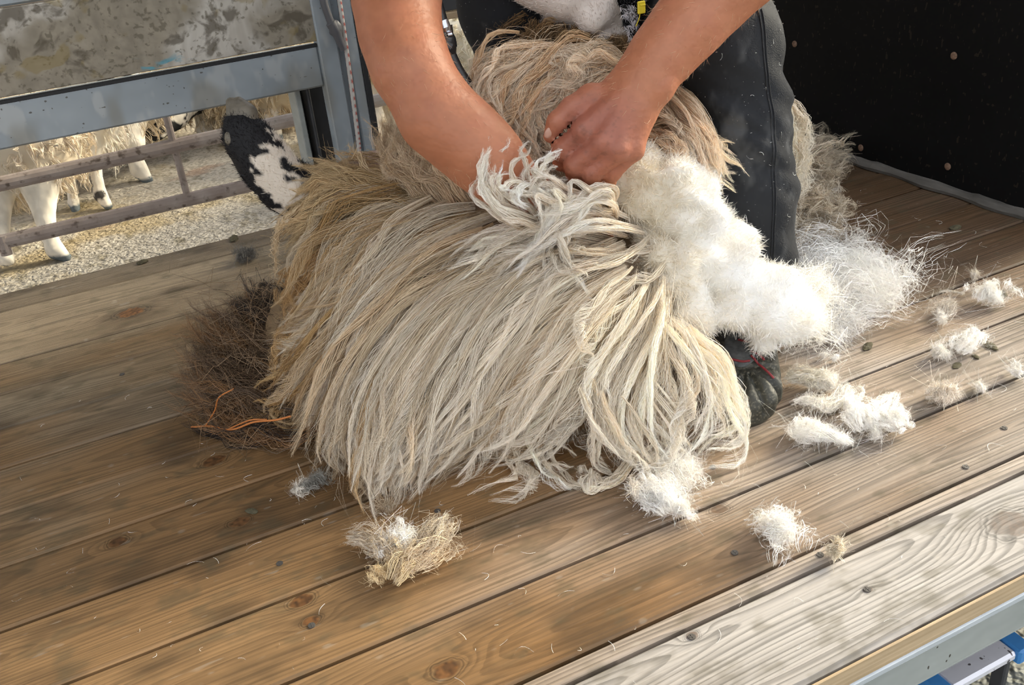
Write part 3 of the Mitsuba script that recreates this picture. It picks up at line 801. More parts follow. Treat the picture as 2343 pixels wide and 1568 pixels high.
def coat(v):
    """The coat's own colours: pink belly skin, black and white leg, white cheek."""
    n1 = meshkit.fbm(v * 38, 3, 5)
    c = np.broadcast_to(A(.20, .135, .075), v.shape).copy()
    pink = np.exp(-((v - A(*(0.453,1.356,0.312))) ** 2).sum(1) / .006)
    c = c + np.clip(pink * 1.4, 0, 1)[:, None] * (A(.62, .43, .38) - c)
    leg = (chain(v, HL[1:], np.array(HR[1:]) * 1.12 + .004, .03) < 0) & (v @ A(.897, -.441, 0) < -.335)
    ax = (v - A(*HL[6])) @ unit(A(*HL[3]) - A(*HL[6]))
    across = (v - A(*HL[5])) @ unit(A(.90, -.44, .30))
    n2 = meshkit.fbm(v * 75, 3, 15)
    wh = (ax > .040 + .05 * (n2 - .5)) & (ax < .142 + .06 * (n2 - .5)) & (across > .002 - .09 * (n2 - .5)) & (n1 + .5 * (n2 - .5) < .62)
    c[leg] = A(.012, .012, .014)
    c[leg & wh] = A(.68, .61, .52)
    head = (v[:, 2] > .47) & (v[:, 2] + (n1 - .5) * .03 > .487)
    c[head] = A(.66, .60, .55)
    return c


sc = coat(sv)
say('sheep', 'long-woolled blackface sheep half shorn on its rump between the legs of the shearer', 'sheep')
put('sheep__body', sm, 'coat', smooth=True, color=sc)
scene['coat'] = {'type': 'principled', 'base_color': {'type': 'mesh_attribute', 'name': 'vertex_color'}, 'roughness': .7, 'specular': .3}
scene['wool'] = {'type': 'twosided', 'bsdf': {'type': 'principled', 'base_color': {'type': 'mesh_attribute', 'name': 'vertex_color'}, 'roughness': .5, 'specular': .35}}
# short hair on leg and face
tm = trimesh.Trimesh(*sm, process=False)
pts, fi = trimesh.sample.sample_surface(tm, 90000, seed=8)
nn = tm.face_normals[fi]
k = (cone(pts, A(*HL[3]), A(*HL[6]), .05, .035) < 0) | (pts[:, 2] > .475)
pts, nn = pts[k], nn[k]
g = np.random.default_rng(21)
P, r, c = fuzz(pts, unit(nn * .5 + unit(A(*HL[6]) - A(*HL[3])) * .9), .003 + .0045 * g.random(len(pts)), g, .00026, coat(pts), 60, .25, 4)
hair('sheep__short_hair', [(P, r, c)], kind='stuff')
HO = [(0.223,1.416,0.419),(0.221,1.421,0.436),(0.216,1.425,0.453)]
col('horn', base_color=mikit.proc(lambda p, n, uv: mix((.075, .065, .05), (.20, .175, .135), fbm(p.x * 70, p.y * 70, p.z * 160))), roughness=.5)
hoof = lambda p: np.minimum(chain(p, HO, [.0185, .0155, .0085], .01), chain(p, np.array(HO) + A(.012, -.004, .0) * [[.4], [.9], [.8]], [.018, .014, .008], .01))
put('sheep__hoof', nets(hoof, A(*HO[1]) - .06, A(*HO[1]) + .06, .003), 'horn', 'brown cloven hoof', smooth=True)
dc = trimesh.creation.icosphere(2)
dc.vertices = dc.vertices * [.008, .008, .012] + A(*(0.199,1.404,0.408))
put('sheep__dewclaw', dc, 'horn', smooth=True)
# ear with its tag
ep = bez([(0.761,1.229,0.558),(0.753,1.198,0.530),(0.750,1.183,0.502),(0.746,1.172,0.475)], 26)
ew = np.interp(np.linspace(0, 1, 26), [0, .25, .6, .85, 1], [.013, .0185, .0185, .012, .002])
ac = np.linspace(0, 2 * np.pi, 16, endpoint=False)
sd, bk = unit(A(.90, -.43, -.08)), unit(A(.42, .80, .1))
ev = ep[:, None] + (np.cos(ac)[None, :, None] * sd * ew[:, None, None] + np.sin(ac)[None, :, None] * bk * (.22 * ew)[:, None, None]) + (np.cos(ac) ** 2)[None, :, None] * bk * (-.4 * ew)[:, None, None]
q = np.array([[a * 16 + j, a * 16 + (j + 1) % 16, a * 16 + 16 + (j + 1) % 16, a * 16 + 16 + j] for a in range(25) for j in range(16)])
ev = ev.reshape(-1, 3)
en = meshkit.fbm(ev * A(90, 90, 40), 3, 4)
pos = np.tile(np.cos(ac), 26) + (en - .5) * 2.2
lon = np.repeat(np.linspace(0, 1, 26), 16)
ec = np.where(((pos < .15) & (lon > .33) & (lon < .93) & (en < .62))[:, None], A(.60, .58, .60), A(.010, .011, .014))
put('sheep__ear', (ev, q), 'coat', 'black and white ear', smooth=True, color=ec)
pts2, fi2 = trimesh.sample.sample_surface(trimesh.Trimesh(ev, np.vstack([q[:, :3], q[:, [0, 2, 3]]]), process=False), 3000, seed=3)
near = np.argmin(((pts2[:, None] - ev[None, ::3]) ** 2).sum(-1), 1) * 3
P, r, c = fuzz(pts2, unit(-bk * .4 + unit(ep[-1] - ep[0])), .005 + .006 * g.random(len(pts2)), g, .0003, ec[near], 60, .3, 4)
hair('sheep__ear__hair', [(P, r, c)], kind='stuff')
col('yellow_plastic', base_color=rgb(.72, .58, .03), roughness=.45)
put('sheep__ear__tag', cat(box(-.006, .006, -.002, .002, -.0085, .0085, .0012).apply_translation(A(*(0.753,1.174,0.528))), box(-.0045, .0045, -.003, -.0018, -.0012, .0012, .0004).apply_translation(A(*(0.754,1.174,0.531)))), 'yellow_plastic', 'yellow ear tag')
put('sheep__ear__tag_loop', tube([(0.751,1.174,0.522),(0.749,1.174,0.514),(0.744,1.175,0.504)], .0007, 10, 6), 'yellow_plastic')

# ---- wool
g = np.random.default_rng(5)
TAN, BEIGE, CREAM, WHITE = A(.54, .37, .18), A(.70, .60, .455), A(.83, .78, .69), A(.89, .875, .83)
KEYS_A = resample([
    [(0.397,1.251,0.296),(0.343,1.293,0.290),(0.299,1.295,0.267),(0.265,1.279,0.233),(0.231,1.268,0.192)], [(0.406,1.228,0.287),(0.340,1.254,0.270),(0.292,1.248,0.237),(0.252,1.237,0.197),(0.216,1.258,0.165)],
    [(0.359,1.219,0.262),(0.305,1.227,0.234),(0.262,1.218,0.195),(0.225,1.225,0.155),(0.193,1.255,0.138)], [(0.427,1.211,0.287),(0.349,1.228,0.262),(0.305,1.211,0.226),(0.260,1.213,0.191),(0.217,1.244,0.157)],
    [(0.312,1.196,0.223),(0.263,1.189,0.180),(0.228,1.200,0.144),(0.200,1.233,0.117),(0.177,1.244,0.104)], [(0.286,1.174,0.192),(0.242,1.179,0.149),(0.212,1.190,0.111),(0.187,1.218,0.077),(0.169,1.225,0.057)],
    [(0.475,1.168,0.288),(0.416,1.191,0.270),(0.359,1.191,0.245),(0.309,1.176,0.212),(0.259,1.181,0.171),(0.221,1.181,0.120),(0.188,1.189,0.055),(0.170,1.204,0.008)],
    [(0.484,1.120,0.262),(0.423,1.151,0.248),(0.365,1.161,0.228),(0.302,1.147,0.192),(0.254,1.141,0.142),(0.219,1.141,0.091),(0.191,1.147,0.032),(0.189,1.130,0.014)],
    [(0.496,1.082,0.246),(0.431,1.116,0.226),(0.367,1.126,0.201),(0.303,1.108,0.162),(0.257,1.089,0.118),(0.226,1.078,0.065),(0.220,1.041,0.033),(0.220,0.998,0.010)],
    [(0.462,1.084,0.222),(0.405,1.108,0.203),(0.341,1.104,0.171),(0.286,1.077,0.127),(0.256,1.047,0.086),(0.236,1.023,0.052)],
    [(0.530,1.078,0.264),(0.478,1.099,0.245),(0.422,1.102,0.207),(0.365,1.088,0.164),(0.311,1.066,0.118),(0.269,1.038,0.072),(0.244,1.017,0.039),(0.225,1.013,0.027)],
    [(0.545,1.047,0.245),(0.485,1.062,0.224),(0.430,1.068,0.179),(0.381,1.061,0.130),(0.336,1.044,0.085),(0.291,1.025,0.043),(0.262,1.010,0.014)],
    [(0.535,1.009,0.210),(0.483,1.026,0.193),(0.433,1.039,0.150),(0.397,1.046,0.098),(0.363,1.037,0.065),(0.316,1.027,0.039),(0.282,1.021,0.034)],
    [(0.602,1.028,0.248),(0.540,1.038,0.236),(0.483,1.037,0.202),(0.437,1.034,0.151),(0.404,1.034,0.094),(0.387,1.028,0.032)],
    [(0.591,0.991,0.214),(0.535,0.989,0.192),(0.486,0.988,0.156),(0.446,0.994,0.113),(0.410,1.012,0.068),(0.396,1.017,0.035),(0.390,1.021,0.021)],
    [(0.435,1.161,0.261),(0.383,1.181,0.249),(0.324,1.176,0.221),(0.273,1.177,0.182),(0.231,1.175,0.133),(0.199,1.187,0.081),(0.179,1.195,0.032)],
    [(0.379,1.123,0.205),(0.311,1.124,0.179),(0.259,1.120,0.136),(0.224,1.119,0.086),(0.202,1.116,0.039),(0.204,1.075,0.018)],
    [(0.417,1.072,0.167),(0.352,1.067,0.130),(0.306,1.047,0.088),(0.273,1.026,0.049),(0.248,1.014,0.032)],
    [(0.476,0.995,0.156),(0.433,1.008,0.111),(0.396,1.026,0.059),(0.368,1.030,0.024),(0.319,1.023,0.025)],
    [(0.592,0.962,0.186),(0.550,0.950,0.159),(0.508,0.949,0.128),(0.470,0.957,0.090),(0.435,0.972,0.053),(0.394,1.015,0.023)]])
KEYS_R = resample([
    [(0.659,1.009,0.226),(0.615,0.965,0.191),(0.560,0.945,0.158),(0.520,0.937,0.122),(0.508,0.921,0.081),(0.520,0.900,0.047),(0.550,0.875,0.015)],
    [(0.654,0.981,0.199),(0.609,0.937,0.165),(0.574,0.916,0.127),(0.546,0.905,0.089),(0.546,0.888,0.051),(0.586,0.867,0.019)],
    [(0.616,0.922,0.170),(0.612,0.892,0.133),(0.599,0.870,0.095),(0.577,0.862,0.067),(0.562,0.856,0.029)],
    [(0.615,0.914,0.173),(0.633,0.893,0.145),(0.646,0.868,0.106),(0.656,0.858,0.061),(0.629,0.848,0.035),(0.584,0.845,0.027)],
    [(0.645,0.910,0.159),(0.677,0.886,0.120),(0.691,0.866,0.064),(0.676,0.864,0.022),(0.618,0.843,0.022)],
    [(0.621,0.914,0.159),(0.619,0.883,0.121),(0.611,0.862,0.082),(0.587,0.857,0.053)],
    [(0.589,0.928,0.149),(0.548,0.919,0.115),(0.517,0.913,0.075),(0.513,0.900,0.036),(0.532,0.879,0.006)],
    [(0.567,0.954,0.171),(0.527,0.937,0.127),(0.476,0.946,0.080),(0.459,0.944,0.039),(0.476,0.918,0.019)],
    [(0.527,0.937,0.127),(0.497,0.934,0.092),(0.461,0.946,0.051),(0.421,0.976,0.021)],
    [(0.567,0.916,0.123),(0.564,0.893,0.083),(0.590,0.872,0.043),(0.618,0.863,0.017)],
    [(0.548,0.947,0.155),(0.500,0.948,0.117),(0.470,0.948,0.074),(0.449,0.951,0.032),(0.399,1.001,0.007)]])
STRAY = resample([
    [(0.482,0.962,0.117),(0.466,0.952,0.073),(0.441,0.960,0.036),(0.399,1.001,0.007),(0.381,1.030,0.013),(0.388,1.027,0.033),(0.413,0.995,0.040)],
    [(0.434,0.989,0.086),(0.417,0.990,0.042),(0.414,0.979,0.007),(0.417,0.938,0.006),(0.394,0.925,0.006),(0.348,0.922,0.006)],
    [(0.515,0.931,0.107),(0.439,0.967,0.047),(0.440,0.939,0.006),(0.446,0.902,0.006),(0.467,0.893,0.006)],
    [(0.554,0.880,0.039),(0.498,0.878,0.006),(0.475,0.894,0.006),(0.478,0.914,0.010),(0.482,0.911,0.014)],
    [(0.260,1.053,0.095),(0.235,1.036,0.058),(0.221,1.027,0.027),(0.223,0.992,0.006)], [(0.299,1.046,0.084),(0.283,1.024,0.040),(0.283,1.015,0.016),(0.257,0.992,0.006)],
    [(0.570,0.879,0.128),(0.592,0.854,0.080),(0.576,0.847,0.042),(0.532,0.856,0.027)], [(0.497,0.918,0.133),(0.500,0.894,0.092),(0.512,0.875,0.058),(0.534,0.855,0.027)],
    [(0.601,0.963,0.234),(0.512,0.948,0.198),(0.503,0.925,0.167)], [(0.529,1.037,0.278),(0.528,1.014,0.261),(0.542,0.984,0.243)],
    [(0.626,0.970,0.218),(0.575,0.945,0.192),(0.504,0.930,0.138),(0.485,0.914,0.087)], [(0.646,1.009,0.256),(0.594,0.993,0.250),(0.542,1.006,0.248),(0.480,1.004,0.216)],
    [(0.214,1.226,0.165),(0.193,1.235,0.147),(0.174,1.231,0.119),(0.180,1.206,0.086)], [(0.198,1.202,0.118),(0.169,1.215,0.085),(0.148,1.216,0.047),(0.175,1.177,0.037)]])


def wool_tone(gd, spread=.07):
    u = gd[:, 12] @ A(.897, -.441, 0) + g.normal(size=len(gd)) * spread
    c = np.stack([np.interp(u, [-.40, -.29, -.16, .05, .20], [TAN[k], BEIGE[k] * .9, CREAM[k] * .92, CREAM[k], WHITE[k]]) for k in range(3)], 1)
    c = c * (1 + .10 * g.normal(size=(len(gd), 1)))
    brown = g.random(len(gd)) < np.interp(u, [-.4, -.2, .0], [.30, .16, .03])
    c[brown] = c[brown] * A(.66, .57, .46)
    return np.stack([c * A(.90, .84, .74), c * A(1.02, 1.0, .97)], 1)


ga, _ = blend_guides(KEYS_A, 300, g, .013, -.022)
gb, _ = blend_guides(KEYS_A, 165, g, .018, .085)
gr, _ = blend_guides(KEYS_R, 30, g, .010, -.014)
gs, _ = blend_guides(KEYS_R, 8, g, .014, .06)
st = np.concatenate([STRAY] + [STRAY + g.normal(size=(len(STRAY), 1, 3)) * s + g.normal(size=(len(STRAY), 1, 3)) * s * np.linspace(0, 1, 24)[None, :, None] for s in (.006, .012, .018)])
st[..., 2] = np.maximum(st[..., 2], .004)
fl = []
for gd, R, n, K in ((ga, .0085, 72, 13), (gb, .013, 44, 9), (gr, .0060, 80, 15), (gs, .010, 30, 11), (st, .0036, 44, 16)):
    fl.append(locks(gd, R * (.45 + 1.1 * g.random(len(gd))), n, .00025, wool_tone(gd) * (A(.80, .73, .62) if gd is gb else 1.0), g, .0062 if gd is ga else .008, 2.3, .0009, .06, K, lvar=.45, dive=.035 if gd is ga or gd is gb else .02))
fly, _ = blend_guides(np.concatenate([KEYS_A, KEYS_R[:4]]), 360, g, .02, .0)
fl.append(locks(fly, .016, 6, .00016, wool_tone(fly), g, .007, 2, .004, .8, 14))
hair('sheep__long_fleece', fl, label='long wavy cream locks falling to the planks', kind='stuff')

# upper fleece on chest and shoulder
KEYS_C = resample([
    [(0.633,1.238,0.478),(0.592,1.262,0.497),(0.555,1.276,0.485),(0.537,1.277,0.456)], [(0.660,1.223,0.476),(0.617,1.246,0.479),(0.573,1.261,0.455),(0.538,1.269,0.423),(0.522,1.265,0.388)],
    [(0.672,1.205,0.476),(0.626,1.227,0.463),(0.587,1.238,0.432),(0.562,1.238,0.392),(0.565,1.225,0.356)], [(0.645,1.220,0.476),(0.613,1.230,0.453),(0.594,1.229,0.413),(0.603,1.211,0.370),(0.612,1.199,0.348)],
    [(0.677,1.191,0.478),(0.647,1.202,0.457),(0.631,1.202,0.423),(0.602,1.207,0.390)], [(0.703,1.174,0.470),(0.676,1.189,0.466),(0.646,1.201,0.448),(0.634,1.201,0.428),(0.663,1.184,0.422)],
    [(0.720,1.158,0.448),(0.698,1.178,0.473),(0.671,1.193,0.472),(0.643,1.206,0.463)], [(0.606,1.265,0.488),(0.563,1.281,0.472),(0.545,1.281,0.438),(0.549,1.269,0.401),(0.567,1.253,0.375)],
    [(0.708,1.151,0.442),(0.679,1.172,0.453),(0.650,1.184,0.440),(0.642,1.185,0.425),(0.672,1.168,0.426)], [(0.572,1.260,0.449),(0.548,1.262,0.416),(0.546,1.252,0.380),(0.572,1.228,0.340),(0.584,1.213,0.315)],
    [(0.586,1.224,0.422),(0.579,1.217,0.387),(0.589,1.202,0.356),(0.612,1.186,0.345)], [(0.559,1.265,0.444),(0.537,1.264,0.405),(0.531,1.254,0.363),(0.546,1.234,0.325)],
    [(0.645,1.203,0.414),(0.614,1.215,0.399),(0.594,1.216,0.371),(0.595,1.203,0.335)], [(0.599,1.220,0.356),(0.597,1.209,0.320),(0.621,1.189,0.299),(0.640,1.173,0.286)],
    [(0.602,1.231,0.479),(0.570,1.241,0.459),(0.557,1.237,0.419),(0.572,1.218,0.381)], [(0.716,1.174,0.455),(0.664,1.197,0.430),(0.623,1.215,0.416),(0.582,1.224,0.378)]])
KEYS_D = resample([
    [(0.758,1.128,0.430),(0.762,1.092,0.406),(0.772,1.075,0.377),(0.775,1.060,0.342),(0.784,1.041,0.313)], [(0.746,1.132,0.417),(0.753,1.091,0.383),(0.767,1.064,0.337),(0.766,1.049,0.300)],
    [(0.739,1.129,0.394),(0.747,1.092,0.372),(0.757,1.066,0.326),(0.761,1.051,0.297)], [(0.765,1.128,0.405),(0.772,1.075,0.377),(0.792,1.052,0.353),(0.811,1.029,0.332)],
    [(0.732,1.113,0.371),(0.734,1.084,0.364),(0.737,1.073,0.341),(0.720,1.076,0.319)], [(0.719,1.105,0.357),(0.731,1.090,0.376),(0.747,1.077,0.369),(0.750,1.066,0.346)],
    [(0.771,1.126,0.410),(0.776,1.071,0.371),(0.779,1.045,0.313),(0.776,1.030,0.274)], [(0.706,1.108,0.346),(0.714,1.087,0.337),(0.733,1.072,0.330),(0.738,1.059,0.307)]])
gc, _ = blend_guides(KEYS_C, 170, g, .011, -.015)
gc2, _ = blend_guides(KEYS_C, 170, g, .016, .06)
gd_, _ = blend_guides(KEYS_D, 55, g, .008, .0)
gd2, _ = blend_guides(KEYS_D, 55, g, .010, .045)


def chest_tone(gd):
    c = BEIGE * (.85 + .42 * g.random((len(gd), 1))) + A(.02, .03, .05)
    ginger = (g.random(len(gd)) < .2) & (gd[:, 12] @ A(.897, -.441, 0) < .07)
    c[ginger] = c[ginger] * A(.98, .85, .70)
    return np.stack([c * A(.86, .78, .68), c], 1)


fl = []
for gd, R, n, K in ((gc, .0058, 58, 14), (gc2, .010, 30, 9), (gd_, .0055, 48, 12), (gd2, .009, 28, 9)):
    fl.append(locks(gd, R * (.6 + .8 * g.random(len(gd))), n, .00027, chest_tone(gd) * (1.12 if gd is gd_ or gd is gd2 else 1.0), g, .0072, 2.1, .0009, .08, K, lvar=.4, dive=.03))
fly, _ = blend_guides(KEYS_C, 220, g, .014, .0)
fl.append(locks(fly, .014, 3, .00022, chest_tone(fly), g, .008, 3, .006, .8, 13))
hair('sheep__chest_fleece', fl, label='curly beige wool on the chest and shoulder', kind='stuff')
# brown wool at the throat
kb = resample([[(0.652,1.269,0.508),(0.641,1.271,0.491),(0.619,1.279,0.480)], [(0.669,1.247,0.502),(0.661,1.248,0.485),(0.642,1.255,0.471)], [(0.689,1.234,0.491),(0.676,1.238,0.477),(0.663,1.242,0.466)], [(0.715,1.217,0.482),(0.698,1.226,0.475),(0.679,1.233,0.462)],
               [(0.736,1.204,0.478),(0.723,1.208,0.467),(0.706,1.216,0.457)], [(0.646,1.284,0.510),(0.628,1.291,0.503),(0.614,1.295,0.486)], [(0.740,1.188,0.473),(0.744,1.183,0.461),(0.736,1.183,0.444)]])
gt, _ = blend_guides(kb, 90, g, .012, .03)
hair('sheep__throat_wool', [locks(gt, .010, 30, .00035, A(.17, .105, .05) * (.6 + .9 * g.random((90, 1))), g, .004, 3, .004, .6, 9)], label='brown wool at the throat', kind='stuff')

# thigh wool, by the arm and over the leg
kt = resample([[(0.423,1.304,0.294),(0.375,1.330,0.327),(0.341,1.343,0.341),(0.299,1.359,0.358)], [(0.462,1.284,0.277),(0.404,1.310,0.294),(0.354,1.332,0.317),(0.311,1.345,0.322),(0.268,1.347,0.303)], [(0.426,1.284,0.272),(0.373,1.313,0.308),(0.324,1.327,0.312),(0.281,1.333,0.301),(0.254,1.333,0.284)],
               [(0.388,1.295,0.271),(0.346,1.317,0.299),(0.302,1.328,0.300),(0.266,1.330,0.282),(0.239,1.326,0.259)], [(0.445,1.264,0.266),(0.384,1.294,0.293),(0.323,1.311,0.297),(0.284,1.314,0.279),(0.255,1.310,0.253)], [(0.446,1.293,0.285),(0.391,1.321,0.315),(0.344,1.338,0.326),(0.307,1.351,0.340)]])
g1, _ = blend_guides(kt, 120, g, .011, .0)
g2, _ = blend_guides(kt, 90, g, .016, .05)
ku = resample([[(0.451,1.256,0.281),(0.438,1.281,0.338),(0.416,1.299,0.371),(0.406,1.312,0.406)], [(0.459,1.242,0.283),(0.445,1.266,0.333),(0.426,1.283,0.366),(0.427,1.292,0.396)], [(0.474,1.226,0.284),(0.458,1.248,0.328),(0.440,1.263,0.355),(0.433,1.276,0.386)], [(0.433,1.263,0.283),(0.416,1.287,0.335),(0.392,1.303,0.362),(0.394,1.312,0.392)], [(0.491,1.218,0.282),(0.475,1.237,0.314),(0.456,1.251,0.335)]])
g3, _ = blend_guides(ku, 70, g, .010, .0)
g4, _ = blend_guides(ku, 50, g, .014, .05)
kw = resample([[(0.381,1.313,0.316),(0.370,1.325,0.342),(0.361,1.336,0.368),(0.349,1.343,0.381)], [(0.233,1.341,0.297),(0.213,1.328,0.251),(0.204,1.315,0.217)], [(0.265,1.330,0.312),(0.228,1.328,0.288),(0.205,1.315,0.244)]])
tt_ = lambda n, a: np.stack([np.clip(a * (.7 + .6 * g.random((n, 1))), 0, 1) * A(.88, .80, .70), np.clip(a * (.8 + .5 * g.random((n, 1))), 0, 1)], 1)
hair('sheep__thigh_wool', [locks(g1, .008, 44, .0003, tt_(120, A(.52, .39, .22)), g, .006, 2.4, .0014, .2, 11, dive=.025), locks(g2, .011, 26, .0004, tt_(90, A(.42, .30, .16)), g, .004, 3, .003, .4, 9),
                           locks(g3, .009, 40, .00027, tt_(70, A(.60, .48, .34)), g, .006, 2.4, .003, .5, 11), locks(g4, .012, 18, .0004, tt_(50, A(.40, .29, .18)), g, .004, 3, .005, .6, 9),
                           locks(kw, .006, 26, .0004, A(.55, .42, .26), g, .003, 3, .003, .3, 12)], label='tan wool over the thigh', kind='stuff')

# white locks whirled up over the wrist
kx = resample([[(0.591,1.042,0.316),(0.530,1.007,0.341),(0.512,1.023,0.358),(0.514,1.014,0.337),(0.510,1.044,0.280)], [(0.535,1.047,0.285),(0.464,1.025,0.335),(0.441,1.042,0.353),(0.433,1.055,0.377),(0.442,1.060,0.402)], [(0.514,1.057,0.285),(0.451,1.033,0.341),(0.438,1.052,0.374),(0.446,1.059,0.404),(0.458,1.059,0.419)],
               [(0.509,1.016,0.338),(0.505,1.031,0.369),(0.515,1.035,0.392),(0.534,1.027,0.399)], [(0.565,1.039,0.305),(0.511,1.007,0.346),(0.489,1.025,0.363),(0.472,1.034,0.365),(0.466,1.031,0.353),(0.479,1.022,0.344)], [(0.609,1.035,0.295),(0.579,0.982,0.345),(0.556,0.996,0.349),(0.527,1.004,0.331),(0.500,1.013,0.318)],
               [(0.616,1.025,0.283),(0.557,0.989,0.334),(0.517,1.008,0.327),(0.497,1.051,0.281),(0.469,1.055,0.238)], [(0.647,1.011,0.267),(0.571,0.972,0.312),(0.521,0.996,0.305),(0.482,1.049,0.261)], [(0.503,1.005,0.331),(0.509,0.987,0.300),(0.530,1.008,0.250),(0.550,0.990,0.213)]])
g5, _ = blend_guides(kx, 60, g, .010, .02)
g6 = np.concatenate([kx, kx + g.normal(size=(len(kx), 1, 3)) * .004])
g7 = resample([[(0.604,1.042,0.250),(0.545,1.029,0.285),(0.505,1.051,0.289),(0.459,1.083,0.262),(0.413,1.106,0.222)], [(0.585,1.056,0.257),(0.528,1.045,0.300),(0.488,1.066,0.304),(0.450,1.115,0.273)], [(0.624,1.020,0.232),(0.557,1.008,0.255),(0.510,1.021,0.232),(0.471,1.042,0.190)], [(0.559,1.070,0.258),(0.490,1.060,0.293),(0.459,1.121,0.268),(0.411,1.140,0.243)]])
g7, _ = blend_guides(g7, 70, g, .012, .03)
hair('sheep__wrist_locks', [locks(g5, .0050, 50, .00022, tt_(60, A(.86, .82, .75)), g, .005, 2.0, .0010, .1, 15, dive=.05), locks(g6, .0042, 60, .00022, tt_(len(g6), A(.88, .86, .80)), g, .004, 1.8, .0010, .1, 17, dive=.04), locks(g7, .0075, 60, .00028, tt_(70, A(.80, .74, .64)), g, .005, 2.2, .0009, .08, 13, dive=.04)],
     label='white locks swept up over the wrist', kind='stuff')

# matted dark dung-stained wool of the rump, lying on the planks
kr = resample([[(0.225,1.274,0.089),(0.191,1.356,0.085),(0.156,1.442,0.090),(0.126,1.509,0.087)], [(0.231,1.281,0.106),(0.207,1.368,0.113),(0.189,1.445,0.106),(0.161,1.511,0.098)], [(0.201,1.246,0.073),(0.160,1.335,0.058),(0.115,1.410,0.062),(0.075,1.493,0.069)],
               [(0.202,1.230,0.066),(0.143,1.299,0.051),(0.096,1.370,0.048),(0.061,1.431,0.054)], [(0.195,1.213,0.054),(0.144,1.259,0.041),(0.102,1.307,0.038),(0.062,1.379,0.039)], [(0.192,1.186,0.048),(0.147,1.220,0.035),(0.106,1.244,0.029),(0.072,1.304,0.028)], [(0.242,1.294,0.112),(0.236,1.373,0.110),(0.220,1.421,0.111),(0.191,1.463,0.098)]])
kr[..., 2] = np.maximum(kr[..., 2], .01)
g8, _ = blend_guides(kr, 330, g, .020, .03)
u8 = meshkit.noise(g8[:, 14] * 22, 3)
dark = np.where((u8 < .42)[:, None], A(.030, .022, .018), np.where((u8 < .6)[:, None], A(.20, .105, .045), A(.11, .07, .042)))
up8 = g8[:, 16] @ A(.441, .897, 0)
dark = np.where(((up8 > 1.42) & (g.random(len(g8)) < .75))[:, None], A(.018, .014, .012), dark)
fl = [locks(g8, .011, 30, .00034, np.stack([dark * .9, dark * 1.15], 1), g, .012, 2.4, .0028, .45, 13, cvar=.25)]
g9, _ = blend_guides(kr, 260, g, .035, .0)
fl.append(locks(g9[:140], .02, 4, .00028, A(.20, .13, .075), g, .014, 3.5, .012, .9, 14, cvar=.4))
hair('sheep__rump_wool', fl, label='matted dark brown dung-stained wool at the rump', kind='stuff')
# ginger wisps between rump and side
kg = resample([[(0.269,1.241,0.226),(0.239,1.245,0.198),(0.211,1.243,0.159),(0.188,1.245,0.137)], [(0.257,1.186,0.183),(0.219,1.210,0.150),(0.193,1.229,0.121),(0.168,1.232,0.091)], [(0.232,1.170,0.143),(0.200,1.197,0.105),(0.176,1.219,0.081),(0.158,1.232,0.073)], [(0.217,1.146,0.103),(0.190,1.184,0.072),(0.164,1.218,0.059),(0.136,1.242,0.053)], [(0.256,1.215,0.199),(0.224,1.266,0.195),(0.217,1.289,0.208),(0.223,1.296,0.218)], [(0.292,1.275,0.262),(0.248,1.296,0.239),(0.217,1.296,0.213),(0.217,1.267,0.189)]])
g10, _ = blend_guides(kg, 90, g, .013, .02)
hair('sheep__flank_wool', [locks(g10, .007, 36, .00028, tt_(90, A(.40, .25, .11)), g, .006, 2.6, .002, .3, 11, dive=.02)], label='ginger wool at the edge of the flank', kind='stuff')

# freshly shorn white underside of the fleece, rolled over
def shorn(p):
    d = chain(p, [(0.650,1.101,0.303),(0.690,1.086,0.311),(0.724,1.061,0.290),(0.752,1.039,0.244)], [.024, .046, .051, .040], .03)
    d = smin(d, chain(p, [(0.780,1.034,0.222),(0.798,1.008,0.188)], [.034, .030], .03), .006)
    d = smin(d, chain(p, [(0.677,1.069,0.241),(0.686,1.029,0.212),(0.692,0.995,0.183),(0.709,0.967,0.158)], [.022, .028, .032, .028], .02), .004)
    d = smin(d, chain(p, [(0.743,1.025,0.204),(0.772,0.983,0.170)], [.032, .046], .02), .004)
    d = smin(d, chain(p, [(0.749,0.993,0.180),(0.778,0.971,0.159),(0.815,0.949,0.137),(0.847,0.935,0.115)], [.044, .048, .042, .026], .03), .006)
    n = meshkit.fbm(p * 17, 3, 6)
    m = np.abs(meshkit.noise(np.stack([p @ A(.9, -.44, 0) * 20, p @ A(.44, .9, 0) * 10, p[:, 2] * 26], -1), 12) - .5)
    return d - (n - .5) * .044 + (.15 - m) * .046


wm = nets(shorn, (.52, .80, .005), (1.05, 1.30, .42), .0048)
wv = wm[0]
wtone = lambda v: A(.76, .705, .59) + (meshkit.fbm(v * 30, 3, 9)[:, None] - .5) * A(.20, .26, .36) + np.clip((v @ A(.897, -.441, 0))[:, None] - .14, 0, .1) * A(1.1, 1.5, 2.3)  # right end painted whiter, as if blown out by the light there
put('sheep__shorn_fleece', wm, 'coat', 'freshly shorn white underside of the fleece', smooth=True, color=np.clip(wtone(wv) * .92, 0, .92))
tm = trimesh.Trimesh(*wm, process=False)
pts, fi = trimesh.sample.sample_surface(tm, 32000, seed=4)
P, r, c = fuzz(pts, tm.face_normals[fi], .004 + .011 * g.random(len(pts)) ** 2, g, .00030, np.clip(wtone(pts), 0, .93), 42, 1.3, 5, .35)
hair('sheep__shorn_fleece__nap', [(P, r, c)], kind='stuff')
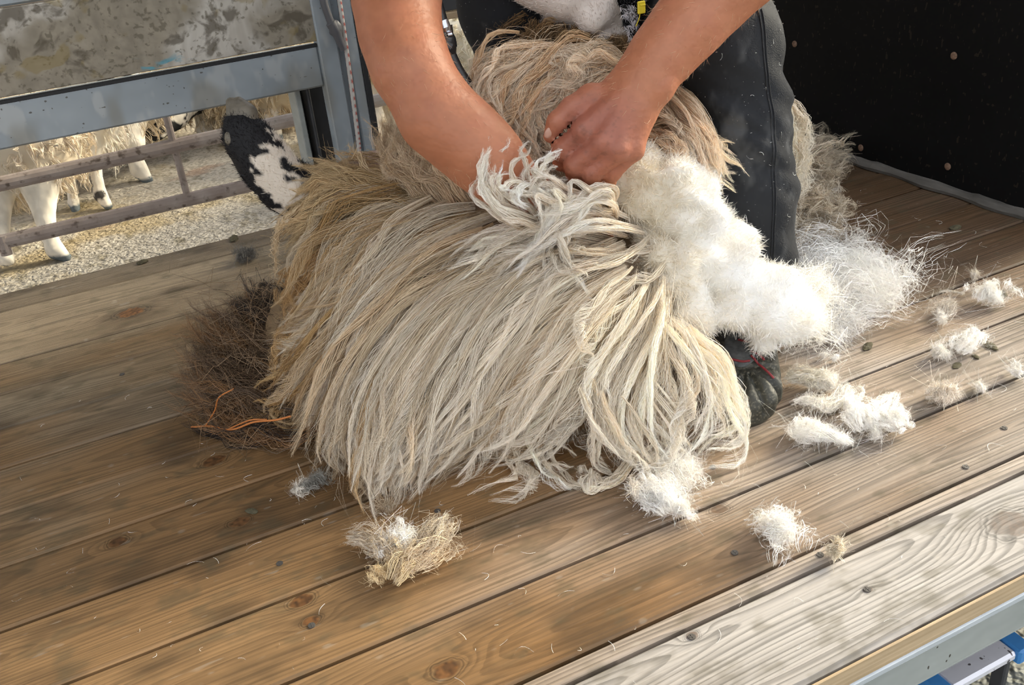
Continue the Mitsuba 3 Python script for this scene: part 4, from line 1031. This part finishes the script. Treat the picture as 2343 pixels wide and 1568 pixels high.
# the last tuft at the outer end trails off in loose fibres
ke = resample([[(0.812,0.955,0.142),(0.855,0.941,0.135),(0.904,0.950,0.124)], [(0.807,0.948,0.126),(0.847,0.930,0.107),(0.873,0.922,0.088)], [(0.821,0.958,0.159),(0.884,0.966,0.144),(0.944,0.977,0.130)], [(0.763,0.960,0.134),(0.804,0.934,0.101),(0.838,0.928,0.093)]])
g11, _ = blend_guides(ke, 60, g, .016, .02)
hair('sheep__shorn_fleece__wisps', [locks(g11, .016, 26, .0003, A(.86, .84, .79), g, .004, 3, .008, .9, 9)], kind='stuff')
# shoulder wool seen behind the leg
kz = resample([[(1.018,1.216,0.349),(1.035,1.193,0.325),(1.036,1.180,0.292),(1.026,1.172,0.253)], [(1.016,1.207,0.319),(1.034,1.179,0.286),(1.032,1.166,0.253),(1.016,1.165,0.220)], [(1.009,1.203,0.293),(1.025,1.178,0.266),(1.025,1.163,0.233),(1.008,1.163,0.200)], [(1.008,1.221,0.339),(1.025,1.197,0.312),(1.026,1.180,0.272),(1.016,1.171,0.233)], [(1.018,1.212,0.267),(1.022,1.188,0.220),(1.030,1.193,0.155),(1.020,1.184,0.097)], [(1.011,1.227,0.287),(1.012,1.197,0.220),(1.024,1.202,0.138),(1.014,1.181,0.083)]])
g12, _ = blend_guides(kz, 90, g, .010, .02)
kk = resample([[(0.923,1.153,0.502),(0.938,1.142,0.510),(0.940,1.138,0.498),(0.932,1.141,0.485)], [(0.925,1.150,0.496),(0.935,1.143,0.504),(0.937,1.138,0.489),(0.927,1.145,0.484)]])
hair('sheep__shoulder_wool', [locks(g12, .010, 44, .0003, tt_(90, A(.80, .75, .64)), g, .006, 2.5, .005, .6, 11), locks(kk, .011, 40, .0005, A(.84, .82, .78), g, .004, 2, .004, .4, 12)], label='pale wool behind the leg', kind='stuff')


# ---------------------------------------------------------------- the flock in the pen
def pen_sheep(body_pts, radii, legs, head, tone, label, seed, sock=None):
    g = np.random.default_rng(seed)
    key = numbered('penned_sheep')
    say(key, label, 'sheep', 'sheep waiting in the pen')

    def core(p):
        return chain(p, body_pts, radii, .06)

    def f(p):
        d = core(p)
        for pts, rad in legs:
            d = smin(d, chain(p, pts, rad, .012), .035)
        hp, hr = head
        return smin(d, chain(p, hp, hr, .03), .04)
    allp = np.vstack([np.vstack(body_pts)] + [np.vstack(l[0]) for l in legs] + [np.vstack(head[0])])
    m = nets(f, allp.min(0) - .26, allp.max(0) + .26, .013)
    v = m[0]
    c = np.broadcast_to(A(*tone) * .9, v.shape).copy()
    isleg = core(v) > .012
    c[isleg] = A(.70, .65, .56) * np.clip(.55 + .9 * meshkit.fbm(v[isleg] * A(45, 45, 20), 3, seed + 1), .5, 1.2)[:, None]
    n = meshkit.fbm(v * 14, 3, seed)
    if sock is not None:
        c[isleg & (n > .60)] = A(.06, .055, .05)
    hd = chain(v, head[0], np.array(head[1]) * 1.15, .03) < 0
    c[hd & (n > .47)] = A(.02, .02, .02)
    c[v[:, 2] < GZ + .022] = A(.10, .12, .13)
    put(key + '__body', m, 'coat', smooth=True, color=c)
    tm = trimesh.Trimesh(*m, process=False)
    pts, fi = trimesh.sample.sample_surface(tm, 2600, seed=seed)
    nn = tm.face_normals[fi]
    k = (core(pts) < .022)
    pts, nn = pts[k][:900], nn[k][:900]
    t = np.linspace(0, 1, 8)[None, :, None]
    L = .035 + .045 * g.random((len(pts), 1, 1))
    gd = pts[:, None] - nn[:, None] * .01 + nn[:, None] * .035 * np.sin(t * 2.4) + A(0, 0, -1) * L * t ** 1.4 + g.normal(size=(len(pts), 1, 3)) * .02 * t
    cc = A(*tone) * (.75 + .5 * g.random((len(pts), 1)))
    hair(key + '__fleece', [locks(gd, .019, 9, .0012, np.stack([cc * .9, cc], 1), g, .008, 2.5, .004, .12, 5, low=GZ)], kind='stuff')


HO_R = [.062, .045, .0255, .0215, .0275, .020]
pen_sheep([(-0.158,3.770,-0.047),(-0.363,3.912,0.018),(-0.609,4.050,0.095)], [.185, .20, .17],
          [([(-0.144,3.674,-0.113),(-0.158,3.623,-0.188),(-0.174,3.573,-0.291),(-0.178,3.547,-0.339),(-0.173,3.523,-0.385),(-0.147,3.495,-0.409)], [.085, .060, .032, .026, .031, .020]),
           ([(-0.261,3.709,-0.108),(-0.296,3.664,-0.198),(-0.317,3.605,-0.289),(-0.330,3.568,-0.338),(-0.334,3.546,-0.375),(-0.325,3.523,-0.383)], [.075, .050, .028, .024, .031, .022]),
           ([(-0.647,4.369,-0.097),(-0.698,4.339,-0.202),(-0.727,4.316,-0.278)], [.05, .03, .025])],
          ([(-0.635,4.518,0.180),(-0.667,4.628,0.287),(-0.766,4.657,0.233)], [.09, .08, .05]), (.66, .58, .46), 'cream sheep with a thick woolly leg standing nearest the planks, leftmost in the pen', 31)
pen_sheep([(0.055,4.194,-0.088),(-0.099,4.428,-0.031),(-0.308,4.654,0.045)], [.155, .165, .14],
          [([(0.049,4.110,-0.189),(0.038,4.063,-0.256),(0.030,4.024,-0.325),(0.026,4.003,-0.366),(0.039,3.971,-0.404)], [.045, .028, .0215, .026, .020]),
           ([(-0.045,4.167,-0.209),(-0.060,4.125,-0.294),(-0.072,4.098,-0.357),(-0.078,4.088,-0.394),(-0.080,4.047,-0.426)], [.040, .023, .0175, .0215, .0175])],
          ([(0.156,4.173,-0.021),(0.227,4.135,0.067),(0.259,4.104,0.015)], [.08, .075, .045]), (.78, .74, .66), 'white sheep with two slender white legs behind the upper pen rail', 32, sock=1)
pen_sheep([(0.246,4.469,-0.105),(0.274,4.871,-0.069),(0.297,5.232,-0.025)], [.155, .17, .15],
          [([(0.216,4.369,-0.199),(0.211,4.322,-0.273),(0.202,4.299,-0.327),(0.205,4.276,-0.372),(0.226,4.243,-0.415)], [.075, .050, .033, .036, .024]),
           ([(0.203,4.846,-0.224),(0.173,4.822,-0.337),(0.152,4.804,-0.417)], [.05, .03, .025])],
          ([(0.327,5.445,0.059),(0.317,5.503,0.119),(0.271,5.548,0.056)], [.09, .08, .05]), (.58, .49, .36), 'beige sheep with a single thick cream leg and dark hoof left of the upright bar', 33)
pen_sheep([(0.946,4.613,-0.165),(0.755,4.698,-0.172),(0.612,4.769,-0.178)], [.185, .175, .14],
          [([(0.841,4.514,-0.328),(0.840,4.470,-0.418),(0.840,4.446,-0.469),(0.849,4.421,-0.514)], [.05, .030, .024, .022]),
           ([(0.583,4.742,-0.322),(0.546,4.724,-0.416),(0.522,4.711,-0.477)], [.05, .028, .022])],
          ([(0.511,4.675,-0.195),(0.416,4.555,-0.225),(0.325,4.450,-0.268)], [.09, .075, .045]), (.64, .54, .38), 'tan-bellied sheep behind the raised black leg, its mottled face lowered', 34)
pen_sheep([(1.302,4.178,-0.041),(1.509,4.170,0.001),(1.714,4.200,0.002)], [.20, .20, .17],
          [([(1.211,4.064,-0.205),(1.198,4.026,-0.286),(1.184,4.001,-0.352),(1.172,3.964,-0.419)], [.055, .032, .024, .026]),
           ([(1.314,4.124,-0.266),(1.307,4.097,-0.378),(1.300,4.075,-0.463)], [.05, .028, .022])],
          ([(1.204,4.180,0.105),(1.173,4.205,0.215),(1.106,4.214,0.152)], [.09, .08, .05]), (.68, .55, .33), 'ginger-tinged sheep seen between the rope post and the bent arm', 35)
pen_sheep([(1.433,3.597,-0.013),(1.551,3.487,-0.038),(1.746,3.384,-0.074)], [.15, .17, .16],
          [([(1.494,3.457,-0.246),(1.481,3.433,-0.344),(1.474,3.413,-0.414)], [.05, .028, .022])],
          ([(1.848,3.347,-0.003),(1.930,3.313,0.054),(1.966,3.280,0.003)], [.09, .08, .05]), (.80, .74, .60), 'pale sheep in full fleece just behind the black drive shaft', 36)

# ---------------------------------------------------------------- tufts of wool on the planks
TUFT = 'shorn tufts of wool on the planks'


def tuft(spine, width, height, n, color, label, seed, frizz=.004, rad=.00028, K=12, halo=.5, length=(.25, .6), group=TUFT, wild=0):
    g = np.random.default_rng(seed)
    s = bez(spine, 40)
    if isinstance(width, (int, float)):
        width = [width, width]
    gd, cs = [], []
    color = A(*color) if not isinstance(color, np.ndarray) else color
    for i in range(n):
        ln = length[0] + (length[1] - length[0]) * g.random()
        a = g.random() * (1 - ln)
        ii = np.linspace(a, a + ln, 12) * 39
        p = np.stack([np.interp(ii, np.arange(40), s[:, k]) for k in range(3)], 1)
        w = np.interp(ii / 39, np.linspace(0, 1, len(width)), width)[:, None]
        tg = unit(p[-1] - p[0] + 1e-9)
        sd = unit(np.cross(tg, A(0, 0, 1)))
        o, e = g.normal() * .42, g.normal() * .3
        h = abs(g.normal()) * .5 * height
        tt = np.linspace(0, 1, 12)[:, None]
        p = p + sd * w * (o + e * tt) + A(0, 0, 1) * np.minimum(h * (w / max(width)) * (.5 + np.sin(tt * 3.1)), 2 * height)
        if wild:
            c0 = p[g.integers(12)]
            st = np.cumsum(g.normal(size=(12, 3)) * A(1, 1, .6), 0)
            st = np.cumsum(.35 * st / np.sqrt(np.arange(1, 13))[:, None], 0) * float(w.mean()) * .30 * wild
            p = (1 - min(wild, 1) * .8) * (p - c0) + c0 + st - st.mean(0)
            p[:, 2] = np.abs(p[:, 2] - .002) + .002
        if g.random() < .5:
            p = p[::-1]
        gd.append(p)
        cs.append(color * (.85 + .25 * g.random()) if color.ndim == 1 else color[int(np.clip((a + ln / 2) * len(color), 0, len(color) - 1))] * (.85 + .25 * g.random()))
    gd, cs = np.array(gd), np.clip(np.array(cs), 0, .92)
    gd[..., 2] = np.maximum(gd[..., 2], .002)
    wm = float(np.mean(width))
    parts = [locks(gd, wm * (.5 if wild else .22), 12, rad, cs, g, .10 * wm, 2.5, frizz * (1.6 if wild else .5), .9, K, cvar=.05)]
    nh = min(n, int(n * halo))
    if nh:
        parts.append(locks(gd[:nh] + g.normal(size=(nh, 1, 3)) * wm * .25 * A(1, 1, .4), wm * .5, 4, rad * .6, cs[:nh], g, .25 * wm, 2.5, frizz * 2, 1.2, K, cvar=.05))
    key = numbered('wool_tuft')
    hair(key, parts, label=label, category='wool tuft', group=group)


W1, W2, W3, BG = (.90, .885, .85), (.84, .82, .78), (.74, .70, .62), (.66, .54, .37)
tuft([(0.156,0.953,0.012),(0.183,0.924,0.012),(0.199,0.890,0.012),(0.203,0.861,0.012)], [.016, .022, .026, .020], .014, 60, np.array([(.56, .48, .38), (.62, .52, .38), BG]), 'beige tuft with a rounded end left of the V-shaped curl in the front', 1, .003)
tuft([(0.181,0.840,0.012),(0.209,0.857,0.012),(0.238,0.865,0.012),(0.262,0.888,0.012),(0.287,0.921,0.012)], [.018, .024, .026, .026, .018], .016, 80, np.array([(.70, .57, .36), (.68, .56, .40), (.66, .57, .44), (.62, .55, .46)]), 'thick ruffled beige tuft curving up at the right of the front curl', 2, .003)
tuft([(0.208,0.919,0.018),(0.213,0.901,0.018),(0.215,0.876,0.018)], .020, .016, 30, W1, 'small bright white puff in the middle of the front curl', 3, .005)
tuft([(0.163,0.882,0.008),(0.172,0.869,0.008),(0.182,0.857,0.008)], .014, .008, 22, (.68, .55, .34), 'short straw-coloured tuft at the lower left of the front curl', 4, .003)
tuft([(0.123,1.085,0.008),(0.142,1.089,0.008),(0.161,1.091,0.008),(0.167,1.072,0.008)], .014, .012, 26, np.array([W3, (.30, .29, .26), (.26, .25, .22)]), 'small grey curl of wool on brown planks left of the fleece tips', 5, .004)
tuft([(0.216,0.997,0.006),(0.221,0.985,0.006),(0.231,0.987,0.006)], .010, .008, 16, (.50, .40, .28), 'tiny brownish tuft at the lowest tip of the fleece', 6, .005)
tuft([(0.519,0.858,0.014),(0.520,0.824,0.014),(0.524,0.796,0.014),(0.523,0.771,0.014)], [.022, .032, .030, .018], .020, 70, np.array([(.80, .72, .60), W1, W1, W1]), 'white crimped tuft below the curling lock ends at the front', 7, .004)
tuft([(0.561,0.850,0.012),(0.565,0.831,0.012),(0.579,0.832,0.012),(0.591,0.821,0.012)], .026, .018, 34, W2, 'airy wisp of wool beside the crimped tuft', 8, .005, halo=1.2, wild=1)
tuft([(0.528,0.782,0.008),(0.535,0.775,0.008),(0.548,0.774,0.008)], .014, .010, 22, W1, 'thin white tail of wool lying on a plank joint in front', 9, .006)
tuft([(0.604,0.696,0.010),(0.598,0.676,0.010),(0.612,0.681,0.010),(0.582,0.664,0.010)], .026, .018, 26, W1, 'spiky white hair tuft beside a screw on the front planks', 10, .003, halo=1.0, wild=.7)
tuft([(0.637,0.632,0.008),(0.639,0.624,0.008),(0.644,0.614,0.008)], .014, .012, 22, (.72, .65, .52), 'small cream tuft resting on the front plank gap', 11, .004)
tuft([(0.828,0.944,0.012),(0.855,0.922,0.012),(0.875,0.899,0.012),(0.882,0.884,0.012)], [.018, .021, .020, .016], .014, 60, np.array([(.66, .62, .54), (.76, .73, .66), W2]), 'long rolled wool roving just right of the moccasin', 12, .004)
tuft([(0.884,0.886,0.010),(0.886,0.871,0.010),(0.867,0.855,0.010),(0.834,0.850,0.010),(0.830,0.867,0.010),(0.821,0.883,0.010),(0.800,0.887,0.010)], [.018, .018, .016, .012, .008, .010, .014], .008, 46, W2, 'looping thin strand of wool below the long roving', 13, .005)
tuft([(0.786,0.852,0.012),(0.767,0.826,0.012),(0.769,0.806,0.012),(0.784,0.790,0.012),(0.799,0.759,0.012)], [.018, .026, .024, .020, .008], .014, 64, W1, 'wavy white tuft nearest the moccasin toe', 14, .005)
tuft([(0.878,0.854,0.014),(0.852,0.823,0.014),(0.837,0.794,0.014),(0.832,0.770,0.014)], [.008, .020, .026, .016], .018, 50, np.array([W2, W1, W1, W2]), 'white tuft drawn to a point, in the middle of three', 15, .003)
tuft([(0.939,0.826,0.014),(0.901,0.803,0.014),(0.869,0.779,0.014),(0.869,0.760,0.014),(0.878,0.760,0.014)], [.006, .018, .026, .026, .012], .018, 54, W1, 'white flame-shaped tuft, rightmost of the three by the plank joint', 16, .003)
tuft([(0.833,0.770,0.008),(0.839,0.760,0.008)], .012, .006, 14, W2, 'small wisp under the flame-shaped tufts', 17, .005)
tuft([(0.964,0.802,0.010),(0.979,0.792,0.010),(0.988,0.781,0.010),(0.991,0.769,0.010)], [.014, .016, .022, .014], .012, 36, (.78, .72, .64), 'fuzzy double tuft on the planks at the right', 18, .006)
tuft([(1.038,0.777,0.006),(1.045,0.772,0.006)], .010, .008, 14, W2, 'tiny puff right of the fuzzy double tuft', 19, .005)
tuft([(1.108,0.777,0.006),(1.118,0.776,0.006)], .010, .010, 14, W1, 'tiny white puff at the right picture edge', 20, .004)
tuft([(1.091,0.859,0.010),(1.115,0.864,0.010),(1.144,0.877,0.010),(1.165,0.893,0.010)], [.018, .022, .014, .018], .014, 40, W1, 'white hourglass tuft on the right planks', 21, .004)
tuft([(1.066,0.884,0.007),(1.072,0.873,0.007),(1.085,0.873,0.007)], .014, .010, 22, W2, 'flat white tuft left of the hourglass tuft', 22, .006)
tuft([(1.281,0.980,0.012),(1.268,0.958,0.012),(1.251,0.935,0.012)], .026, .020, 38, W1, 'round white tuft far right before the black wall', 23, .005)
tuft([(1.231,1.029,0.005),(1.253,1.012,0.005),(1.266,0.984,0.005)], .003, .003, 8, W3, 'thin pale strand leading to the round white tuft', 24, .002, halo=0)
tuft([(1.194,0.986,0.007),(1.191,0.965,0.007),(1.204,0.955,0.007)], .014, .010, 14, (.62, .57, .50), 'sparse brownish wisp left of the round white tuft', 25, .008, halo=1.2)
tuft([(1.153,0.955,0.007),(1.164,0.950,0.007)], .012, .010, 16, W2, 'small tuft just below the sparse wisp', 26, .005)
tuft([(1.321,1.034,0.006),(1.333,1.027,0.006)], .010, .006, 12, W3, 'tiny flat tuft nearest the black wall', 27, .005)
tuft([(0.979,1.014,0.010),(0.980,0.996,0.010),(0.976,0.981,0.010)], .014, .012, 22, W1, 'small bright tuft under the airy heap', 28, .003)
tuft([(0.934,0.969,0.006),(0.933,0.965,0.006)], .005, .004, 8, W2, 'tiny speck of wool above the long roving', 29, .003)
tuft([(0.943,0.955,0.006),(0.941,0.949,0.006)], .006, .005, 8, W1, 'tiny white speck of wool near the long roving', 30, .003)
tuft([(0.980,1.110,0.030),(1.058,1.135,0.030),(1.092,1.130,0.030),(1.097,1.083,0.030),(1.082,1.033,0.030),(1.062,0.989,0.030)], [.05, .075, .085, .08, .07, .045], .050, 170, W1, 'big airy heap of white wool right of the shorn fleece', 31, .004, rad=.00030, halo=1., wild=.8)
tuft([(1.004,1.052,0.014),(1.010,1.019,0.014),(1.037,1.018,0.014)], .04, .025, 46, W1, 'low front lobe of the airy heap', 32, .004, halo=1., wild=.8)
tuft([(0.232,1.970,0.010),(0.252,1.975,0.010),(0.266,1.952,0.010)], .030, .018, 40, (.17, .16, .145), 'dark grey felted clump on the far planks at the left', 33, .006)
# curly wool lying behind the leg
g = np.random.default_rng(77)
kq = resample([[(1.406,1.614,0.040),(1.474,1.634,0.040),(1.556,1.668,0.040),(1.617,1.670,0.040)], [(1.368,1.569,0.040),(1.444,1.600,0.040),(1.485,1.604,0.040),(1.536,1.611,0.040)], [(1.347,1.550,0.030),(1.396,1.544,0.030),(1.458,1.566,0.030),(1.526,1.606,0.030)], [(1.299,1.486,0.030),(1.385,1.517,0.030),(1.387,1.479,0.030),(1.386,1.445,0.030),(1.440,1.487,0.030)],
               [(1.335,1.523,0.050),(1.332,1.472,0.050),(1.286,1.394,0.050),(1.235,1.343,0.050),(1.222,1.348,0.050)], [(1.250,1.428,0.030),(1.299,1.419,0.030),(1.325,1.397,0.030),(1.300,1.340,0.030),(1.308,1.318,0.030)], [(1.204,1.375,0.030),(1.244,1.357,0.030),(1.255,1.333,0.030),(1.286,1.337,0.030)], [(1.177,1.342,0.020),(1.210,1.330,0.020),(1.221,1.306,0.020),(1.251,1.310,0.020)], [(1.133,1.296,0.020),(1.148,1.271,0.020),(1.167,1.269,0.020)], [(1.291,1.491,0.040),(1.309,1.458,0.040),(1.265,1.382,0.040),(1.217,1.303,0.040)]])
g13, _ = blend_guides(kq, 150, g, .020, .02)
hair(numbered('wool_heap'), [locks(g13, .012, 20, .00042, np.clip(A(.60, .52, .40) * (.7 + .6 * g.random((150, 1))), 0, .9), g, .014, 2.6, .003, .3, 16), locks(kq, .007, 30, .0006, A(.76, .73, .66), g, .006, 2, .003, .4, 14)],
     label='curly grey-beige wool heap on the planks behind the dark trouser leg', category='wool')

# loose fibres, twine and dung
g = np.random.default_rng(99)
n = 480
cx, cy = g.uniform(-.35, 1.5, n), .50 + 1.1 * g.random(n) ** 1.3
ang, L = g.random(n) * 6.28, .004 + .022 * g.random(n) ** 2.5
t = np.linspace(-.5, .5, 7)
bend = g.normal(size=n)[:, None] * 1.3
P = np.stack([cx[:, None] + L[:, None] * (np.cos(ang)[:, None] * t - np.sin(ang)[:, None] * bend * (t ** 2 - .1)), cy[:, None] + L[:, None] * (np.sin(ang)[:, None] * t + np.cos(ang)[:, None] * bend * (t ** 2 - .1)), np.full((n, 7), .0016)], -1)
hair('wool_fibres', [(P, np.full((n, 7), .00017), np.broadcast_to(A(.78, .75, .70), (n, 7, 3)))], label='short loose wool fibres scattered over the planks', category='wool fibres', kind='stuff')
col('orange_twine', base_color=rgb(.50, .17, .04), roughness=.6)
put('twine', cat(tube([(0.033,1.341,0.008),(0.058,1.306,0.020),(0.081,1.217,0.055),(0.109,1.184,0.075),(0.136,1.163,0.080),(0.157,1.160,0.080)], .0014, 40, 6), tube([(0.052,1.310,0.020),(0.070,1.293,0.050),(0.080,1.282,0.075),(0.103,1.276,0.085)], .0011, 20, 6), tube([(0.076,1.229,0.050),(0.105,1.192,0.075),(0.127,1.180,0.075)], .0011, 20, 6)), 'orange_twine', 'frayed orange baler twine lying by the dark rump wool', 'twine')
col('dung', base_color=mikit.proc(lambda p, n, uv: mix((.035, .03, .018), (.12, .105, .06), fbm(p.x * 160, p.y * 160, p.z * 160, 3))), roughness=.9)
for i, (px, s, lab) in enumerate([((1.014,0.960,0.003), (.014, .006, .003), 'flat olive dung flake on the planks below the airy heap'), ((1.159,0.859,0.003), (.016, .007, .003), 'flat olive dung flake right of the hourglass tuft'), ((1.310,0.963,0.004), (.009, .008, .006), 'dark dung pellet touching the round white tuft'),
                                  ((1.076,0.844,0.002), (.010, .005, .002), 'small dark flake below the hourglass tuft'), ((1.117,0.847,0.002), (.007, .004, .002), 'tiny dark flake right of the hourglass tuft'), ((1.686,1.682,0.003), (.012, .008, .003), 'pale mud crumb at the foot of the black wall'),
                                  ((0.055,2.118,0.004), (.012, .008, .005), 'dark mud crumb on the outermost far plank'), ((0.257,2.122,0.004), (.016, .009, .006), 'mud lump on the far plank edge before the raised leg'), ((0.069,1.088,0.003), (.009, .005, .003), 'small dark flake on a brown plank left of the fleece'),
                                  ((1.476,1.208,0.003), (.014, .008, .004), 'dark dung smear on the shaded planks by the wall'), ((0.316,0.581,0.002), (.006, .004, .002), None)][:10]):
    m = trimesh.creation.icosphere(3)
    m.vertices = m.vertices * (.75 + .5 * meshkit.noise(m.vertices * 2.2 + i * 7)[:, None]) * s
    m.apply_transform(trimesh.transformations.rotation_matrix(.5 + i, [0, 0, 1]))
    m.apply_translation(A(px[0], px[1], s[2] * .5))
    put(numbered('dung_flake'), m, 'dung', lab, 'dung', 'dung and mud crumbs on the planks', smooth=True)
